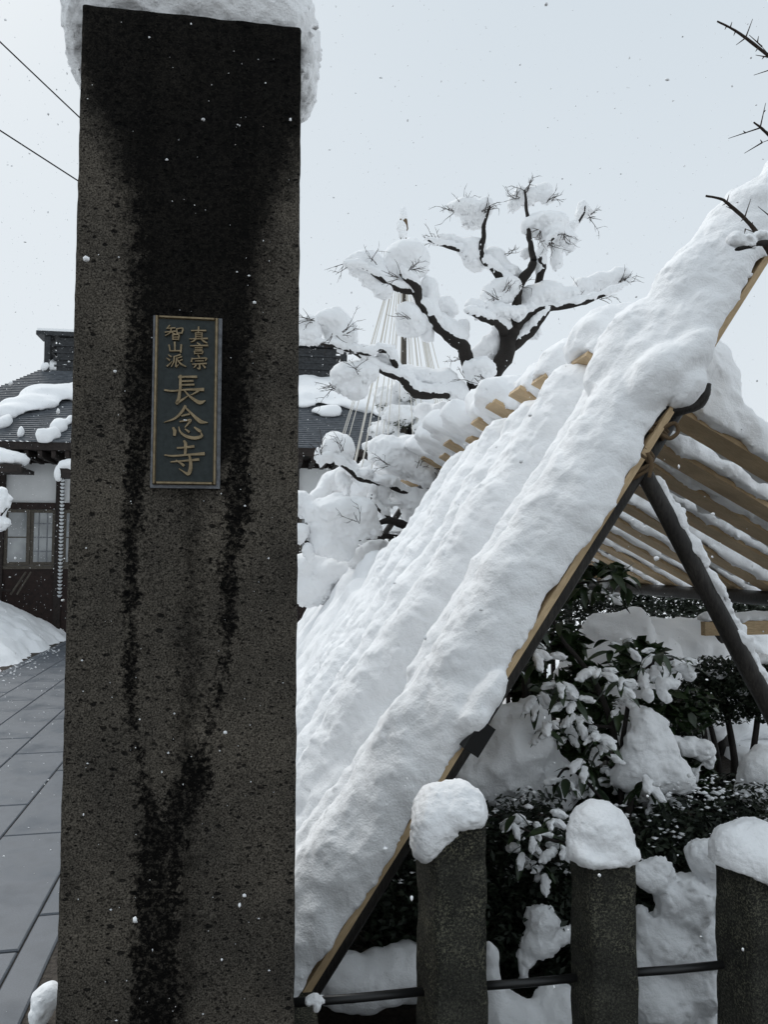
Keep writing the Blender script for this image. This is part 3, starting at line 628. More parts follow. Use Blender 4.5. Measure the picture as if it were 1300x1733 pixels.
for lab, zc, dome, droop in (
    ('slumped snow cap on the fence post nearest the gatepost', .738, [ell((.585, 2.32, .745), (.10, .105, .10)), ell((.535, 2.31, .74), (.085, .10, .095)), ell((.60, 2.3, .77), (.07, .08, .075))], [ell((.482, 2.27, .70), (.042, .07, .08)), ell((.515, 2.235, .73), (.055, .035, .055)), ell((.6, 2.225, .76), (.05, .025, .03))]),
    ('round dome of snow on the middle fence post', .59, [ell((1.06, 2.335, .60), (.112, .11, .15)), ell((1.04, 2.32, .66), (.09, .09, .10))], [ell((.97, 2.29, .61), (.03, .06, .035)), ell((1.09, 2.25, .61), (.06, .025, .03)), ell((1.02, 2.245, .6), (.04, .022, .02))]),
    ('snow cap sliding off the fence post at the right edge', .538, [ell((1.57, 2.335, .55), (.125, .12, .12)), ell((1.50, 2.32, .56), (.07, .1, .1)), ell((1.6, 2.32, .6), (.1, .09, .07))], [ell((1.60, 2.24, .545), (.07, .035, .065)), ell((1.55, 2.235, .56), (.05, .03, .04)), ell((1.66, 2.25, .55), (.05, .03, .05))])):
    obj('snow_heap', snow_mesh([ell(e_[1] + np.array([0, 0, -.004]), e_[2] * np.array([.94, .94, .95])) for e_ in dome], .0058, .03, ((8, .007, 0), (19, .004, 0), (40, .0026, 1), (66, .002, 1)), xf=GA, seed=zc * 9, cut=lambda X, Y, Z: zc - Z + 0 * X + 0 * Y, post=droop), M_SNOW, label=lab, cat='snow', group='snow caps on the fence posts')
obj('snow_lump', snow_mesh([ell((.163, 2.33, .232), (.018, .016, .012)), ell((.185, 2.335, .222), (.014, .016, .012)), ell((.148, 2.325, .226), (.012, .015, .01)), ell((.17, 2.32, .21), (.01, .01, .014))], .0026, .01, ((40, .003, 0), (90, .0015, 1)), xf=GA), M_SNOW, label='tiny lump of snow stuck on the iron rail below the leaning plank', cat='snow')
q_ = W(76, 1698, 2.62)
obj('snow_lump', snow_mesh([ell(W(80, 1685, 2.62), (.04, .05, .04)), ell(W(70, 1708, 2.6), (.03, .05, .045)), ell(W(66, 1722, 2.58), (.022, .04, .03))], .005, .03, ((14, .006, 1), (40, .002, 1))), M_SNOW, label='small oblong snow lump on the ground left of the gatepost', cat='snow')
obj('plinth', MB().box((pa0 - .09, pb0 + .05, -.05), (pa1_ + .09, pb1 + .09, .1), g).mesh(), M_POST, label='low stone plinth at the foot of the gatepost', cat='plinth')
# ================================================================== snow shelter of planks
B0 = 2.61; fo = RB(505, 1690, B0); ho = RB(1120, 712, B0); MS = (ho[0] - fo[0]) / (ho[2] - fo[2]); A0_ = fo[0] - MS * fo[2]
AL = math.atan2(1, MS); cA, sA = math.cos(AL), math.sin(AL)
def SL(s, t, n): return G(A0_ + s * cA - n * sA, t, s * sA + n * cA)         # left slope: up the slope, into depth, off the planks
def SLA(v): return GA(np.stack([A0_ + v[:, 0] * cA - v[:, 2] * sA, v[:, 1], v[:, 0] * sA + v[:, 2] * cA], 1))
Rh = root('snow_shelter', G(1.4, 5, 0), 'leaning snow shelter of fresh planks on dark poles over the garden', 'shelter')
def plank(name, p0, p1, wdir, w, th, mat=M_PLANK):
    """a board from p0 to p1 (its top face), width along wdir"""
    p0, p1 = Vector(p0), Vector(p1); x = (p1 - p0).normalized(); y = Vector(wdir).normalized(); z = x.cross(y).normalized(); y = z.cross(x)
    if z.z < 0: z = -z; y = -y
    L_ = (p1 - p0).length; n = 10; V = []; bow = random.uniform(-.006, .006); of = random.uniform(0, 50)
    for i in range(n + 1):
        t = i / n; e = bow * math.sin(math.pi * t)
        for (yy, zz) in ((-w / 2, -th), (w / 2, -th), (w / 2, 0), (-w / 2, 0)): V.append((t * L_, yy + e, zz + e * .4 + random.uniform(-.001, .001)))
    f = [(3, 2, 1, 0), (4 * n, 4 * n + 1, 4 * n + 2, 4 * n + 3)]
    for i in range(n):
        for j in range(4): a, b = 4 * i + j, 4 * i + (j + 1) % 4; f.append((a, b, b + 4, a + 4))
    V = [(x_ + of, y_, z_) for x_, y_, z_ in V]
    me = MB().add(V, f).mesh(); o = obj(name, me, mat, Rh)
    Mx = Matrix((x, y, z)).transposed().to_4x4(); o.matrix_basis = Matrix.Translation(p0) @ Mx @ Matrix.Translation((-of, 0, 0)); return o
bdir = G(0, 1, 0)
for t, s1 in ((B0 + .085, 3.7), (3.04, 3.15), (3.41, 2.82), (3.84, 2.76), (4.28, 2.72), (4.73, 2.7), (5.16, 2.7)):
    plank('board', SL(-.4, t, .0), SL(s1, t, .0), bdir, .17, .024)
for t in (5.7, 6.1, 6.55, 7.0, 7.5, 8.0, 8.5): plank('board', SL(.05, t, 0), SL(1.75 + .15 * math.sin(t * 5), t, 0), bdir, .17, .03)
# slats of the right slope
SLOPE = math.radians(-28)
def RS(k_, t, n=0): # along the slat, into depth, off the slat
    return np.array([1.46 + k_ * math.cos(SLOPE) - n * math.sin(SLOPE), t, 2.425 + k_ * math.sin(SLOPE) + n * math.cos(SLOPE)])
slats = [3.30, 3.75, 4.08, 4.48, 4.95, 5.4, 5.85, 6.3, 6.75, 7.2, 7.7, 8.2, 8.7]
for i, t in enumerate(slats):
    k0 = [-.03, -.06, -.08, -.1, -.06][i] if i < 5 else .05 * math.sin(i * 3)
    p0, p1 = GA(RS(k0, t)), GA(RS(2.62 + .08 * math.sin(i * 7), t)); plank('slat', p0, p1, bdir, .185, .024)
# poles
def pole(name, pts, rad, mat=M_POLE, n=12):
    pts = [np.array(p, float) for p in pts]
    P = spline(np.array([[*p, r] for p, r in zip(pts, rad)]), 6); return obj(name, MB().tube(P[:, :3], P[:, 3], n, .05).mesh(True), mat, Rh)
pole('pole', [SL(-.55, B0 + .07, -.052), SL(1.3, B0 + .07, -.052), SL(2.55, B0 + .06, -.052)], [.026, .027, .027])
hk = [RB(1088, 742, 2.68), RB(1118, 703, 2.66), RB(1150, 692, 2.62), RB(1180, 684, 2.6), RB(1194, 668, 2.58), RB(1200, 650, 2.58)]
pole('pole', [GA(p) for p in hk], [.024, .026, .027, .023, .017, .009])
pr0, pr1 = RB(1076, 775, 2.68), RB(1312, 1215, 2.68); ex = (pr1 - pr0) / (pr0[2] - pr1[2]); pe = pr0 + ex * (pr0[2] + .5)
pole('pole', [GA(pr0 - ex * .05), GA(pr0 + (pe - pr0) * .33), GA(pr0 + (pe - pr0) * .66), GA(pe)], [.032, .036, .039, .043])
pole('beam', [G(1.60, 2.75, 2.23), G(1.61, 5.5, 2.235), G(1.60, 8.9, 2.23)], [.045, .05, .045])
pole('beam', [G(3.55, 2.2, 1.235), G(3.52, 5, 1.24), G(3.55, 9.2, 1.235)], [.055, .052, .05])
for t in (3.1, 5.6, 8.6): pole('pole', [G(3.56, t, -.1), G(3.55, t, .6), G(3.54, t, 1.2)], [.05, .05, .045])
for t in (5.6, 8.8): pole('pole', [SL(-.1, t, -.08), SL(1.4, t, -.08), SL(2.75, t, -.07)], [.04, .04, .035])
bc = RB(812, 1250, 2.52); sB = (bc[0] - A0_) * cA + bc[2] * sA; nB = -(bc[0] - A0_) * sA + bc[2] * cA
obj('cross_beam', MB().add([SL(sB + ds, t, nB + dn) for t in (2.52, 8.6) for ds, dn in ((-.055, -.03), (.055, -.03), (.055, .03), (-.055, .03))], [(0, 1, 2, 3), (7, 6, 5, 4), (0, 4, 5, 1), (1, 5, 6, 2), (2, 6, 7, 3), (3, 7, 4, 0)]).mesh(), M_BLACK, Rh)
hp = RB(1190, 1060, 4.6); hz0, hz1 = RB(1190, 1075, 4.6)[2], RB(1190, 1052, 4.6)[2]
plank('rail_board', G(hp[0], 4.6, hz1), G(hp[0] + 1.6, 4.6, hz1), G(0, 0, 1) * .001 + bdir, .05, hz1 - hz0)
# rope lashings where the poles cross
def lash(c, axis, r, n, pitch):
    pts = []; ax = Vector(axis).normalized(); u_ = ax.cross(Vector((0, 1, .2))).normalized(); v_ = ax.cross(u_)
    for i in range(n * 10 + 1):
        a = 2 * math.pi * i / 10; pts.append(Vector(c) + ax * (pitch * (i / 10 - n / 2)) + (u_ * math.cos(a) + v_ * math.sin(a)) * r * (1 + .08 * math.sin(i)))
    return pts
pd = SL(1, 0, 0) - SL(0, 0, 0)
c1, c2, c3 = GA(RB(1112, 730, 2.66)), GA(RB(1084, 770, 2.66)), GA(RB(1080, 800, 2.67))
obj('lashing', MB().tube(lash(c1, pd, .036, 3, .016), .0085, 6).mesh(True), M_ROPE, Rh)
obj('lashing', MB().tube(lash(c2, pd, .046, 3, .015), .0085, 6).mesh(True), M_ROPE, Rh)
obj('lashing', MB().tube(lash(c3, GA(ex), .047, 2, .015), .008, 6).mesh(True), M_ROPE, Rh)
lp = [c1 + np.array([.0, -.04, 0]), c1 + np.array([.045, -.055, .02]), c1 + np.array([.06, -.05, -.01]), c1 + np.array([.03, -.05, -.035]), c1 + np.array([0, -.045, -.02])]
obj('rope_knot', MB().tube(spline(lp, 6), .008, 6).mesh(True), M_ROPE, Rh)
tl = [c2 + np.array([.01, -.05, .0]), c2 + np.array([.02, -.06, -.04]), c2 + np.array([.012, -.055, -.09])]
obj('rope_tail', MB().tube(spline(tl, 6), .0075, 6).mesh(True), M_ROPE, Rh)

# snow blanket on the left slope
bands = [  # t centre, half width, height, s0, s1
 (2.79, .185, .20, .1, 3.42), (3.07, .15, .165, 1.2, 2.98), (3.07, .13, .13, -.1, 1.3), (3.42, .215, .265, -.1, 2.66), (3.87, .19, .25, -.1, 2.57), (4.32, .195, .26, -.1, 2.54),
 (4.73, .195, .235, -.1, 2.5), (5.16, .18, .225, -.1, 2.48), (5.42, .1, .14, -.1, 2.3), (3.62, .1, .05, -.1, 2.4), (4.06, .1, .05, -.1, 2.4), (4.5, .1, .05, -.1, 2.4), (4.95, .1, .05, -.1, 2.4)]
pr = []
for t, hw, h_, s0, s1 in bands:
    pr.append(cap((s0, t, .02), (s1, t, .02), hw, hw, (1, 1, hw / h_)))
for sa_ in np.arange(-.25, 3.4, .28):
    pr.append(cap((sa_, 2.71 + .008 * math.sin(sa_ * 9), .02), (sa_ + .28, 2.71 + .008 * math.sin((sa_ + .28) * 9), .02), .122 + .012 * math.sin(sa_ * 7), .122 + .012 * math.sin((sa_ + .28) * 7), (1, 1, .95)))
for t, s0, s1, r in ((2.75, .1, .9, .10), (2.95, .1, 1.45, .10), (3.25, 0, 1.1, .09), (3.62, 0, 1.3, .10), (4.06, 0, 1.2, .09), (4.5, 0, 1.0, .09), (4.94, 0, 1.2, .08)):
    pr.append(cap((s0, t, .15 if t > 3.1 else .14), (s1, t, .07 if t > 3.1 else .1), r, r * .55, (1, 1, .9)))
for s, t, n_, r in ((.55, 2.75, .07, .13), (1.55, 2.78, .06, .14), (2.1, 2.78, .07, .15), (3.3, 2.78, .05, .16), (3.05, 2.8, .1, .17), (1.05, 2.76, .07, .12), (.75, 2.74, .05, .13), (2.75, 2.9, .12, .19)):
    pr.append(ell((s, t, n_), (r * 1.5, r * .95, r * .9)))
hkl = RB(1165, 655, 2.58); hs_ = (hkl[0] - A0_) * cA + hkl[2] * sA; hn = -(hkl[0] - A0_) * sA + hkl[2] * cA
h2 = RB(1120, 640, 2.62); hs2 = (h2[0] - A0_) * cA + h2[2] * sA; hn2 = -(h2[0] - A0_) * sA + h2[2] * cA
h3 = RB(1170, 605, 2.6); hs3 = (h3[0] - A0_) * cA + h3[2] * sA; hn3 = -(h3[0] - A0_) * sA + h3[2] * cA
pst = [ell((hs_, 2.60, hn), (.10, .09, .06)), ell((hs2, 2.64, hn2), (.15, .11, .10)), ell((hs3, 2.62, hn3), (.15, .1, .075)),
       ell((sB + .10, 2.575, .02), (.13, .065, .055)), ell((sB + .07, 2.535, nB + .035), (.045, .035, .03)), ell((sB - .04, 2.62, .04), (.12, .05, .05))]
obj('snow_blanket', snow_mesh(pr, .0105, .022, ((2.6, .016, 0), (6, .010, 0), (13, .008, 0), (24, .0036, 1), (42, .0026, 1)), aniso=(1.05, .85, 1), cut=lambda X, Y, Z: .004 - Z + 0 * X + 0 * Y, post=pst, xf=SLA), M_SNOW,
    label='deep ridged snow blanket over the leaning planks right of the gatepost', cat='snow')
pr = []
for i, t in enumerate((5.66, 5.9, 6.15, 6.42, 6.7, 7.0, 7.35, 7.7, 8.1, 8.5)):
    pr.append(cap((.0, t, .03), (1.55 + .18 * math.sin(i * 2.3), t, .03), .2, .18, (1, 1, 1.15)))
    pr.append(ell((1.6 + .18 * math.sin(i * 2.3), t, .1), (.16, .14, .12)))
obj('snow_blanket', snow_mesh(pr, .024, .06, ((3, .03, 0), (8, .014, 0), (20, .007, 0)), cut=lambda X, Y, Z: .004 - Z + 0 * X + 0 * Y, xf=SLA), M_SNOW,
    label='lower ridged snow blanket at the far end of the shelter below the tree', cat='snow')
# snow on each slat of the right slope
def RSA(v): return GA(np.stack([1.46 + v[:, 0] * math.cos(SLOPE) - v[:, 2] * math.sin(SLOPE), v[:, 1], 2.425 + v[:, 0] * math.sin(SLOPE) + v[:, 2] * math.cos(SLOPE)], 1))
hump = {0: [(.2, .04, .17, .25, .2, .23), (.45, .03, .2, .3, .2, .22), (.05, .05, .12, .14, .15, .15)], 1: [(.14, .04, .15, .22, .2, .21), (.4, 0, .15, .25, .2, .2)], 2: [(.12, .05, .12, .19, .17, .15), (.22, -.1, .05, .12, .1, .11)], 3: [(.1, .08, .12, .2, .18, .16), (-.06, .1, .07, .14, .16, .12)], 4: [(.05, .05, .13, .22, .2, .16), (.0, -.08, .04, .14, .1, .1)], **{q: [(-.02 + .05 * math.sin(q * 5), -.07, .05, .22, .16, .15), (.2, 0, .1, .22, .2, .16), (-.1, .02, .03, .12, .14, .1)] for q in range(5, 13)}}
ordn = ['first', 'second', 'third', 'fourth', 'fifth', 'sixth', 'seventh', 'eighth', 'ninth', 'tenth', 'eleventh', 'twelfth', 'thirteenth']
for i, t in enumerate(slats):
    wv = [cap((k_, t + .01 * math.sin(k_ * 9 + i), .03), (k_ + .5, t, .03), .15 + .02 * math.sin(i + k_ * 5), .15, (1, 1, 1.05)) for k_ in (.08, .55, 1.05, 1.55, 2.0)]
    wv += [ell((x, t + dy, z), (rx, ry, rz)) for x, dy, z, rx, ry, rz in hump.get(i, [(.1, 0, .1, .2, .2, .15)])]
    obj('snow_strip', snow_mesh(wv, .016 if i < 5 else .026, .06, ((5, .02, 0), (12, .012, 0), (28, .007, 1)), cut=lambda X, Y, Z: np.where(np.abs(Y - t) < .1, .003, -.012) - Z + 0 * X, xf=RSA, seed=i), M_SNOW,
        label=f'strip of snow on the {ordn[i]} slat of the right slope, counted from the front', cat='snow', group='snow strips on the slats')
# snow on the leaning prop and on the loose board behind it
sd_ = G(1, 0, .45) * .030
obj('snow_strip', snow_mesh([cap(GA(pr0 + (pe - pr0) * f0) + sd_, GA(pr0 + (pe - pr0) * f1) + sd_, .024, .026) for f0, f1 in ((.04, .16), (.15, .3), (.29, .45), (.44, .6))], .006, .02, ((14, .011, 1), (34, .006, 1))), M_SNOW,
    label='thin line of snow along the upper side of the dark leaning prop', cat='snow')
obj('snow_strip', snow_mesh([cap((hp[0] + .03, 4.6, hz1 + .02), (hp[0] + 1.5, 4.6, hz1 + .025), .06, .06, (1, 1, 1.4))], .015, .03, ((9, .015, 1), (25, .006, 1)), xf=GA, cut=lambda X, Y, Z: hz1 + .003 - Z + 0 * X + 0 * Y), M_SNOW,
    label='snow on the short horizontal board behind the leaning prop', cat='snow')

# ================================================================== pruned garden tree under snow
TY = 7.2; K5 = 2.2414; MP = TY / F / K5
def T5(x, y, dy=0.0): return W(500 + x / K5, 300 + y / K5, TY + dy)
Rt = root('garden_tree', T5(560, 2064), 'gnarled cloud-pruned garden tree with dark limbs under heavy snow clumps', 'tree')
BR = [  # (x, y, width) in drawing units, depth offset at start and end
 ('trunk', [(560, 2080, 80), (575, 1800, 74), (640, 1500, 66), (690, 1180, 58), (705, 950, 52), (715, 840, 48), (750, 750, 56), (790, 690, 60), (815, 610, 58), (832, 565, 46)], 0, 0),
 ('limb', [(560, 1850, 54), (500, 1600, 46), (430, 1450, 42), (412, 1405, 40), (432, 1352, 36), (425, 1325, 30), (360, 1303, 22), (300, 1320, 12)], 0, -.25),
 ('branch', [(425, 1395, 26), (372, 1366, 22), (320, 1362, 18), (240, 1376, 8)], -.1, -.35),
 ('branch', [(432, 1360, 28), (470, 1300, 26), (522, 1240, 26), (545, 1190, 22), (560, 1120, 12)], -.1, .1),
 ('branch', [(360, 1303, 18), (300, 1235, 16), (295, 1200, 14), (290, 1180, 8)], -.2, -.2),
 ('branch', [(522, 1240, 20), (400, 1190, 18), (300, 1155, 18), (240, 1140, 17), (190, 1098, 14), (150, 1066, 11), (110, 1060, 6)], -.05, -.3),
 ('branch', [(240, 1140, 14), (200, 1080, 14), (172, 1040, 9)], -.2, -.3),
 ('branch', [(240, 1376, 12), (120, 1390, 12), (40, 1388, 12), (0, 1378, 8), (-60, 1370, 5)], -.35, -.45),
 ('limb', [(705, 950, 40), (700, 880, 36), (672, 790, 40), (655, 720, 44), (640, 650, 46), (600, 618, 42), (550, 578, 36), (528, 545, 32), (500, 510, 30), (472, 480, 28), (466, 430, 26), (430, 390, 26), (400, 360, 14)], 0, -.3),
 ('branch', [(470, 490, 26), (450, 440, 24), (380, 424, 20), (320, 385, 16), (250, 340, 10), (190, 330, 5)], -.25, -.45),
 ('limb', [(700, 930, 34), (655, 885, 30), (600, 838, 28), (560, 822, 28), (480, 825, 34), (440, 800, 34), (400, 762, 26), (330, 738, 20), (270, 692, 18), (205, 656, 16), (100, 632, 12), (20, 630, 9), (-40, 640, 6)], 0, -.5),
 ('branch', [(480, 824, 26), (430, 785, 24), (386, 732, 22), (362, 678, 20), (330, 660, 17), (270, 668, 14), (205, 656, 10)], -.25, -.42),
 ('branch', [(800, 600, 40), (770, 556, 30), (738, 544, 24), (690, 526, 18), (655, 508, 14)], 0, -.3),
 ('limb', [(828, 575, 44), (890, 516, 32), (960, 496, 28), (1050, 486, 20), (1130, 462, 16), (1210, 432, 12), (1272, 392, 6)], 0, .2),
 ('branch', [(812, 650, 40), (880, 600, 34), (920, 556, 28), (962, 500, 20)], .05, .1),
 ('limb', [(832, 575, 40), (842, 480, 32), (850, 412, 30), (886, 355, 30), (906, 318, 26), (898, 280, 22), (890, 235, 20), (884, 190, 16), (880, 130, 12), (868, 50, 6)], 0, .1),
 ('branch', [(905, 470, 26), (925, 400, 26), (940, 342, 24), (930, 300, 20), (960, 250, 14), (1000, 215, 8)], .1, -.1),
 ('branch', [(845, 470, 28), (832, 425, 28), (780, 380, 28), (742, 342, 24), (712, 312, 22), (705, 262, 20), (712, 228, 17), (718, 180, 13), (740, 110, 6)], 0, -.1),
 ('branch', [(712, 322, 18), (640, 282, 16), (560, 262, 12), (505, 240, 6)], -.05, -.2),
 ('branch', [(960, 240, 14), (1010, 200, 13), (1060, 190, 12), (1092, 140, 7), (1100, 110, 4)], 0, .1),
 ('branch', [(690, 860, 32), (684, 800, 30), (690, 740, 18), (680, 700, 8)], -.1, -.2),
 ('branch', [(850, 412, 18), (800, 440, 14), (760, 470, 12), (720, 490, 8)], 0, -.15),
]
limb_snow = []
for nm, pts, d0, d1 in BR:
    n = len(pts); P = np.array([[*T5(x, y, d0 + (d1 - d0) * i / (n - 1) - (0 if nm == 'trunk' else .13 * min(1, i / 3))), w * MP * .55] for i, (x, y, w) in enumerate(pts)]); P = spline(P, 5)
    P[:, :3] += .012 * np.stack([noise3(P[:, :3] * 9 + o) for o in (0, 20, 40)], 1); P[:, 3] *= 1 + .22 * noise3(P[:, :3] * 16); P[:, 3] = np.maximum(P[:, 3], .002)
    obj(nm, MB().tube(P[:, :3], P[:, 3], 10, .1).mesh(True), M_BARK, Rt)
    lay_ = []; 
    for i in range(len(P) - 1):
        t_ = P[i + 1, :3] - P[i, :3]; t_ = t_ / (np.linalg.norm(t_) + 1e-9)
        if abs(t_[2]) < .8 and P[i, 2] > 1.9:
            u_ = np.array([0, .25, 1.0]) * P[i, 3] * 1.15; q_r = P[i, 3] * (.85 + .3 * math.sin(i * 1.7)) + .012; lay_.append(cap(P[i, :3] + u_, P[i + 1, :3] + u_, q_r, q_r))
    if len(lay_) > 3: limb_snow.append(lay_)
CL = [  # snow clumps: (x, y, rx, ry) in drawing units, depth offset
 (.1, [(870, 72, 62, 38), (938, 58, 38, 30), (826, 100, 28, 34), (960, 80, 22, 20)]),
 (-.1, [(655, 118, 62, 34), (695, 160, 34, 38), (615, 112, 38, 26), (725, 110, 26, 30), (660, 165, 36, 22)]),
 (-.05, [(955, 178, 92, 46), (985, 230, 66, 48), (985, 310, 24, 56), (892, 190, 40, 34), (1035, 240, 34, 44)]),
 (.1, [(1090, 118, 26, 32), (1120, 138, 30, 20), (1078, 150, 18, 24)]),
 (-.12, [(680, 262, 52, 34), (600, 248, 48, 22), (556, 234, 34, 20), (684, 322, 40, 36), (655, 300, 36, 40), (640, 262, 40, 28)]),
 (.0, [(755, 298, 42, 34), (815, 350, 44, 30), (770, 330, 40, 26), (845, 372, 30, 22)]),
 (.05, [(880, 290, 28, 24)]),
 (-.1, [(792, 412, 64, 34), (740, 444, 40, 36), (815, 440, 34, 24), (760, 470, 46, 22)]),
 (-.25, [(684, 486, 36, 26)]),
 (.05, [(880, 452, 50, 42), (960, 446, 80, 48), (1040, 440, 44, 36), (905, 488, 40, 20)]),
 (-.15, [(720, 508, 46, 24), (790, 510, 60, 30), (840, 505, 40, 26)]),
 (.18, [(1090, 420, 46, 38), (1160, 396, 56, 36), (1220, 378, 46, 34), (1245, 378, 30, 26)]),
 (-.3, [(420, 302, 84, 62), (370, 340, 46, 46), (450, 350, 56, 50), (400, 385, 50, 30)]),
 (-.4, [(270, 318, 62, 42), (300, 380, 62, 50), (335, 430, 40, 36), (216, 322, 34, 24), (250, 350, 40, 30)]),
 (-.2, [(512, 455, 36, 74), (512, 530, 46, 50), (500, 600, 32, 32), (490, 420, 22, 40)]),
 (-.05, [(582, 498, 42, 40), (560, 480, 26, 30), (636, 575, 26, 38)]),
 (-.32, [(436, 520, 50, 46), (424, 570, 40, 32), (462, 560, 44, 46)]),
 (-.1, [(575, 562, 42, 36), (618, 592, 42, 32), (548, 548, 24, 26)]),
 (-.45, [(160, 592, 54, 60), (205, 590, 38, 54), (110, 545, 56, 34), (150, 545, 60, 36), (180, 640, 26, 26)]),
 (-.5, [(60, 560, 40, 34), (50, 602, 44, 26), (10, 560, 30, 30)]),
 (-.4, [(214, 742, 78, 48), (226, 800, 44, 36), (165, 780, 36, 34), (270, 738, 48, 40), (240, 830, 30, 20)]),
 (-.15, [(460, 752, 66, 36), (540, 768, 76, 44), (600, 815, 62, 44), (405, 732, 34, 22), (640, 850, 30, 36)]),
 (-.35, [(335, 700, 46, 22), (300, 650, 80, 10), (345, 665, 24, 12)]),
 (-.25, [(700, 722, 66, 34), (680, 752, 44, 34), (735, 745, 34, 30)]),
 (.1, [(740, 640, 48, 44), (765, 590, 24, 60), (700, 668, 44, 22), (880, 570, 44, 30), (900, 590, 30, 30)]),
 (-.3, [(160, 1004, 58, 40), (150, 1030, 52, 34), (195, 1030, 26, 30)]),
 (-.35, [(92, 1050, 26, 30), (120, 1072, 24, 16)]),
 (-.1, [(380, 1030, 110, 54), (470, 1015, 90, 52), (340, 1068, 74, 44), (420, 1090, 90, 52), (520, 1060, 66, 70), (500, 1120, 56, 56)]),
 (-.28, [(260, 1122, 40, 20), (340, 1150, 50, 22), (180, 1145, 28, 34), (196, 1185, 10, 36)]),
 (-.45, [(170, 1262, 110, 60), (130, 1320, 86, 70), (225, 1330, 74, 60), (110, 1390, 60, 54), (255, 1270, 52, 50), (180, 1410, 44, 50), (300, 1330, 30, 34)]),
 (-.48, [(30, 1236, 52, 44), (60, 1270, 30, 40), (-20, 1240, 40, 40)]),
 (-.5, [(20, 1345, 34, 30), (48, 1420, 22, 36), (0, 1345, 30, 30)]),
 (-.05, [(430, 1220, 62, 56), (470, 1262, 60, 50), (390, 1200, 44, 34), (440, 1290, 40, 34), (500, 1215, 34, 44)]),
 (-.15, [(330, 1190, 40, 30), (320, 1222, 34, 24), (370, 1240, 44, 18)]),
 (.2, [(560, 880, 66, 38), (640, 900, 54, 40), (520, 925, 46, 40), (600, 940, 60, 34), (490, 880, 40, 34)]),
 (.35, [(150, 1170, 60, 60), (230, 1210, 70, 56), (290, 1160, 50, 50), (100, 1220, 50, 50), (200, 1120, 40, 40)]),
 (.25, [(40, 1480, 80, 60), (140, 1500, 80, 60), (60, 1570, 90, 60), (-30, 1520, 60, 70), (210, 1540, 60, 50)]),
 (-.1, [(380, 1345, 40, 16), (300, 1400, 50, 40), (360, 1420, 50, 44), (250, 1440, 60, 50), (330, 1470, 60, 40)]),
]
for gi, (dy, cs) in enumerate(CL):
    pr = []
    for x, y, rx, ry in cs:
        c = T5(x, y, dy + random.uniform(-.04, .04)); pr.append(ell(c, (rx * MP * .93, max(.7 * rx + .3 * ry, ry * .8) * MP * .85, ry * MP * .93)))
    obj('snow_clump', snow_mesh(pr, .0145, .07, ((4, .03, 0), (9, .014, 0), (17, .006, 1), (34, .004, 1)), seed=gi, ragged=2.0), M_SNOW, Rt)
for li, lay_ in enumerate(limb_snow): obj('limb_snow', snow_mesh(lay_, .012, .03, ((9, .012, 0), (22, .008, 1)), seed=li), M_SNOW, Rt)
# bare twigs breaking out of the snow
def twig(mb, p, d, L_, r, depth):
    p = Vector(p); d = Vector(d).normalized(); pts = [p]; n = 4
    for i in range(n):
        d = (d + Vector((random.uniform(-.22, .22), random.uniform(-.22, .22), random.uniform(-.22, .22)))).normalized(); pts.append(pts[-1] + d * (L_ / n))
        if depth and random.random() < .5: twig(mb, pts[-1], d + Vector((random.uniform(-1, 1), random.uniform(-.6, .6), random.uniform(-1, 1))), L_ * .5, r * .65, depth - 1)
    mb.tube(pts, [r * (1 - .7 * i / n) for i in range(n + 1)], 5)
tw = MB()
for x, y, dx, dz, n, dy in ((190, 330, -1, 0, 3, -.5), (300, 330, -.2, 1, 3, -.55), (440, 350, .6, .4, 6, -.62), (390, 380, -1, .2, 4, -.6), (60, 545, -1, .4, 6, -.6), (190, 590, 1, .2, 6, -.68), (150, 600, -.2, -1, 3, -.65), (540, 245, -1, .4, 7, -.22),
    (590, 130, -1, 0, 4, -.2), (640, 110, 0, 1, 5, -.2), (720, 130, .6, .8, 7, -.2), (840, 80, -.6, .5, 5, .0), (880, 60, .1, 1, 6, .0), (960, 90, .8, .3, 5, 0), (960, 250, .1, -1, 8, -.2), (1010, 220, .4, -.7, 7, -.2), (920, 200, -.4, -.8, 6, -.2), (1110, 150, 1, 0, 6, .05), (800, 430, .3, .8, 5, -.22), (760, 460, -.5, .5, 4, -.25), (840, 420, .6, .2, 3, -.15),
    (1240, 400, .8, .4, 8, .1), (1150, 460, .8, .1, 4, .15), (1060, 485, .6, .4, 3, .1), (140, 800, -1, -.2, 6, -.5), (240, 740, -.6, .4, 3, -.6), (690, 755, .3, -.8, 4, -.42), (650, 770, -.6, .3, 3, -.4), (350, 1090, -1, .2, 4, -.35), (470, 1095, .6, .2, 3, -.3), (530, 1110, .6, -.2, 3, -.28), (240, 1310, 0, .8, 3, -.7), (90, 1050, -.4, .6, 4, -.42), (170, 1040, .2, .8, 3, -.5), (800, 290, .4, .5, 4, -.1), (430, 530, -1, .2, 3, -.5), (620, 690, -1, -.2, 3, -.2)):
    for i in range(n): twig(tw, T5(x + random.uniform(-14, 14), y + random.uniform(-10, 10), dy), (dx + random.uniform(-.8, .8), random.uniform(-.6, .1), dz + random.uniform(-.8, .8)), random.uniform(.08, .17), .0038, 1 if i % 2 else 2)
o = obj('twigs', tw.mesh(), M_TWIG, Rt, kind='stuff')

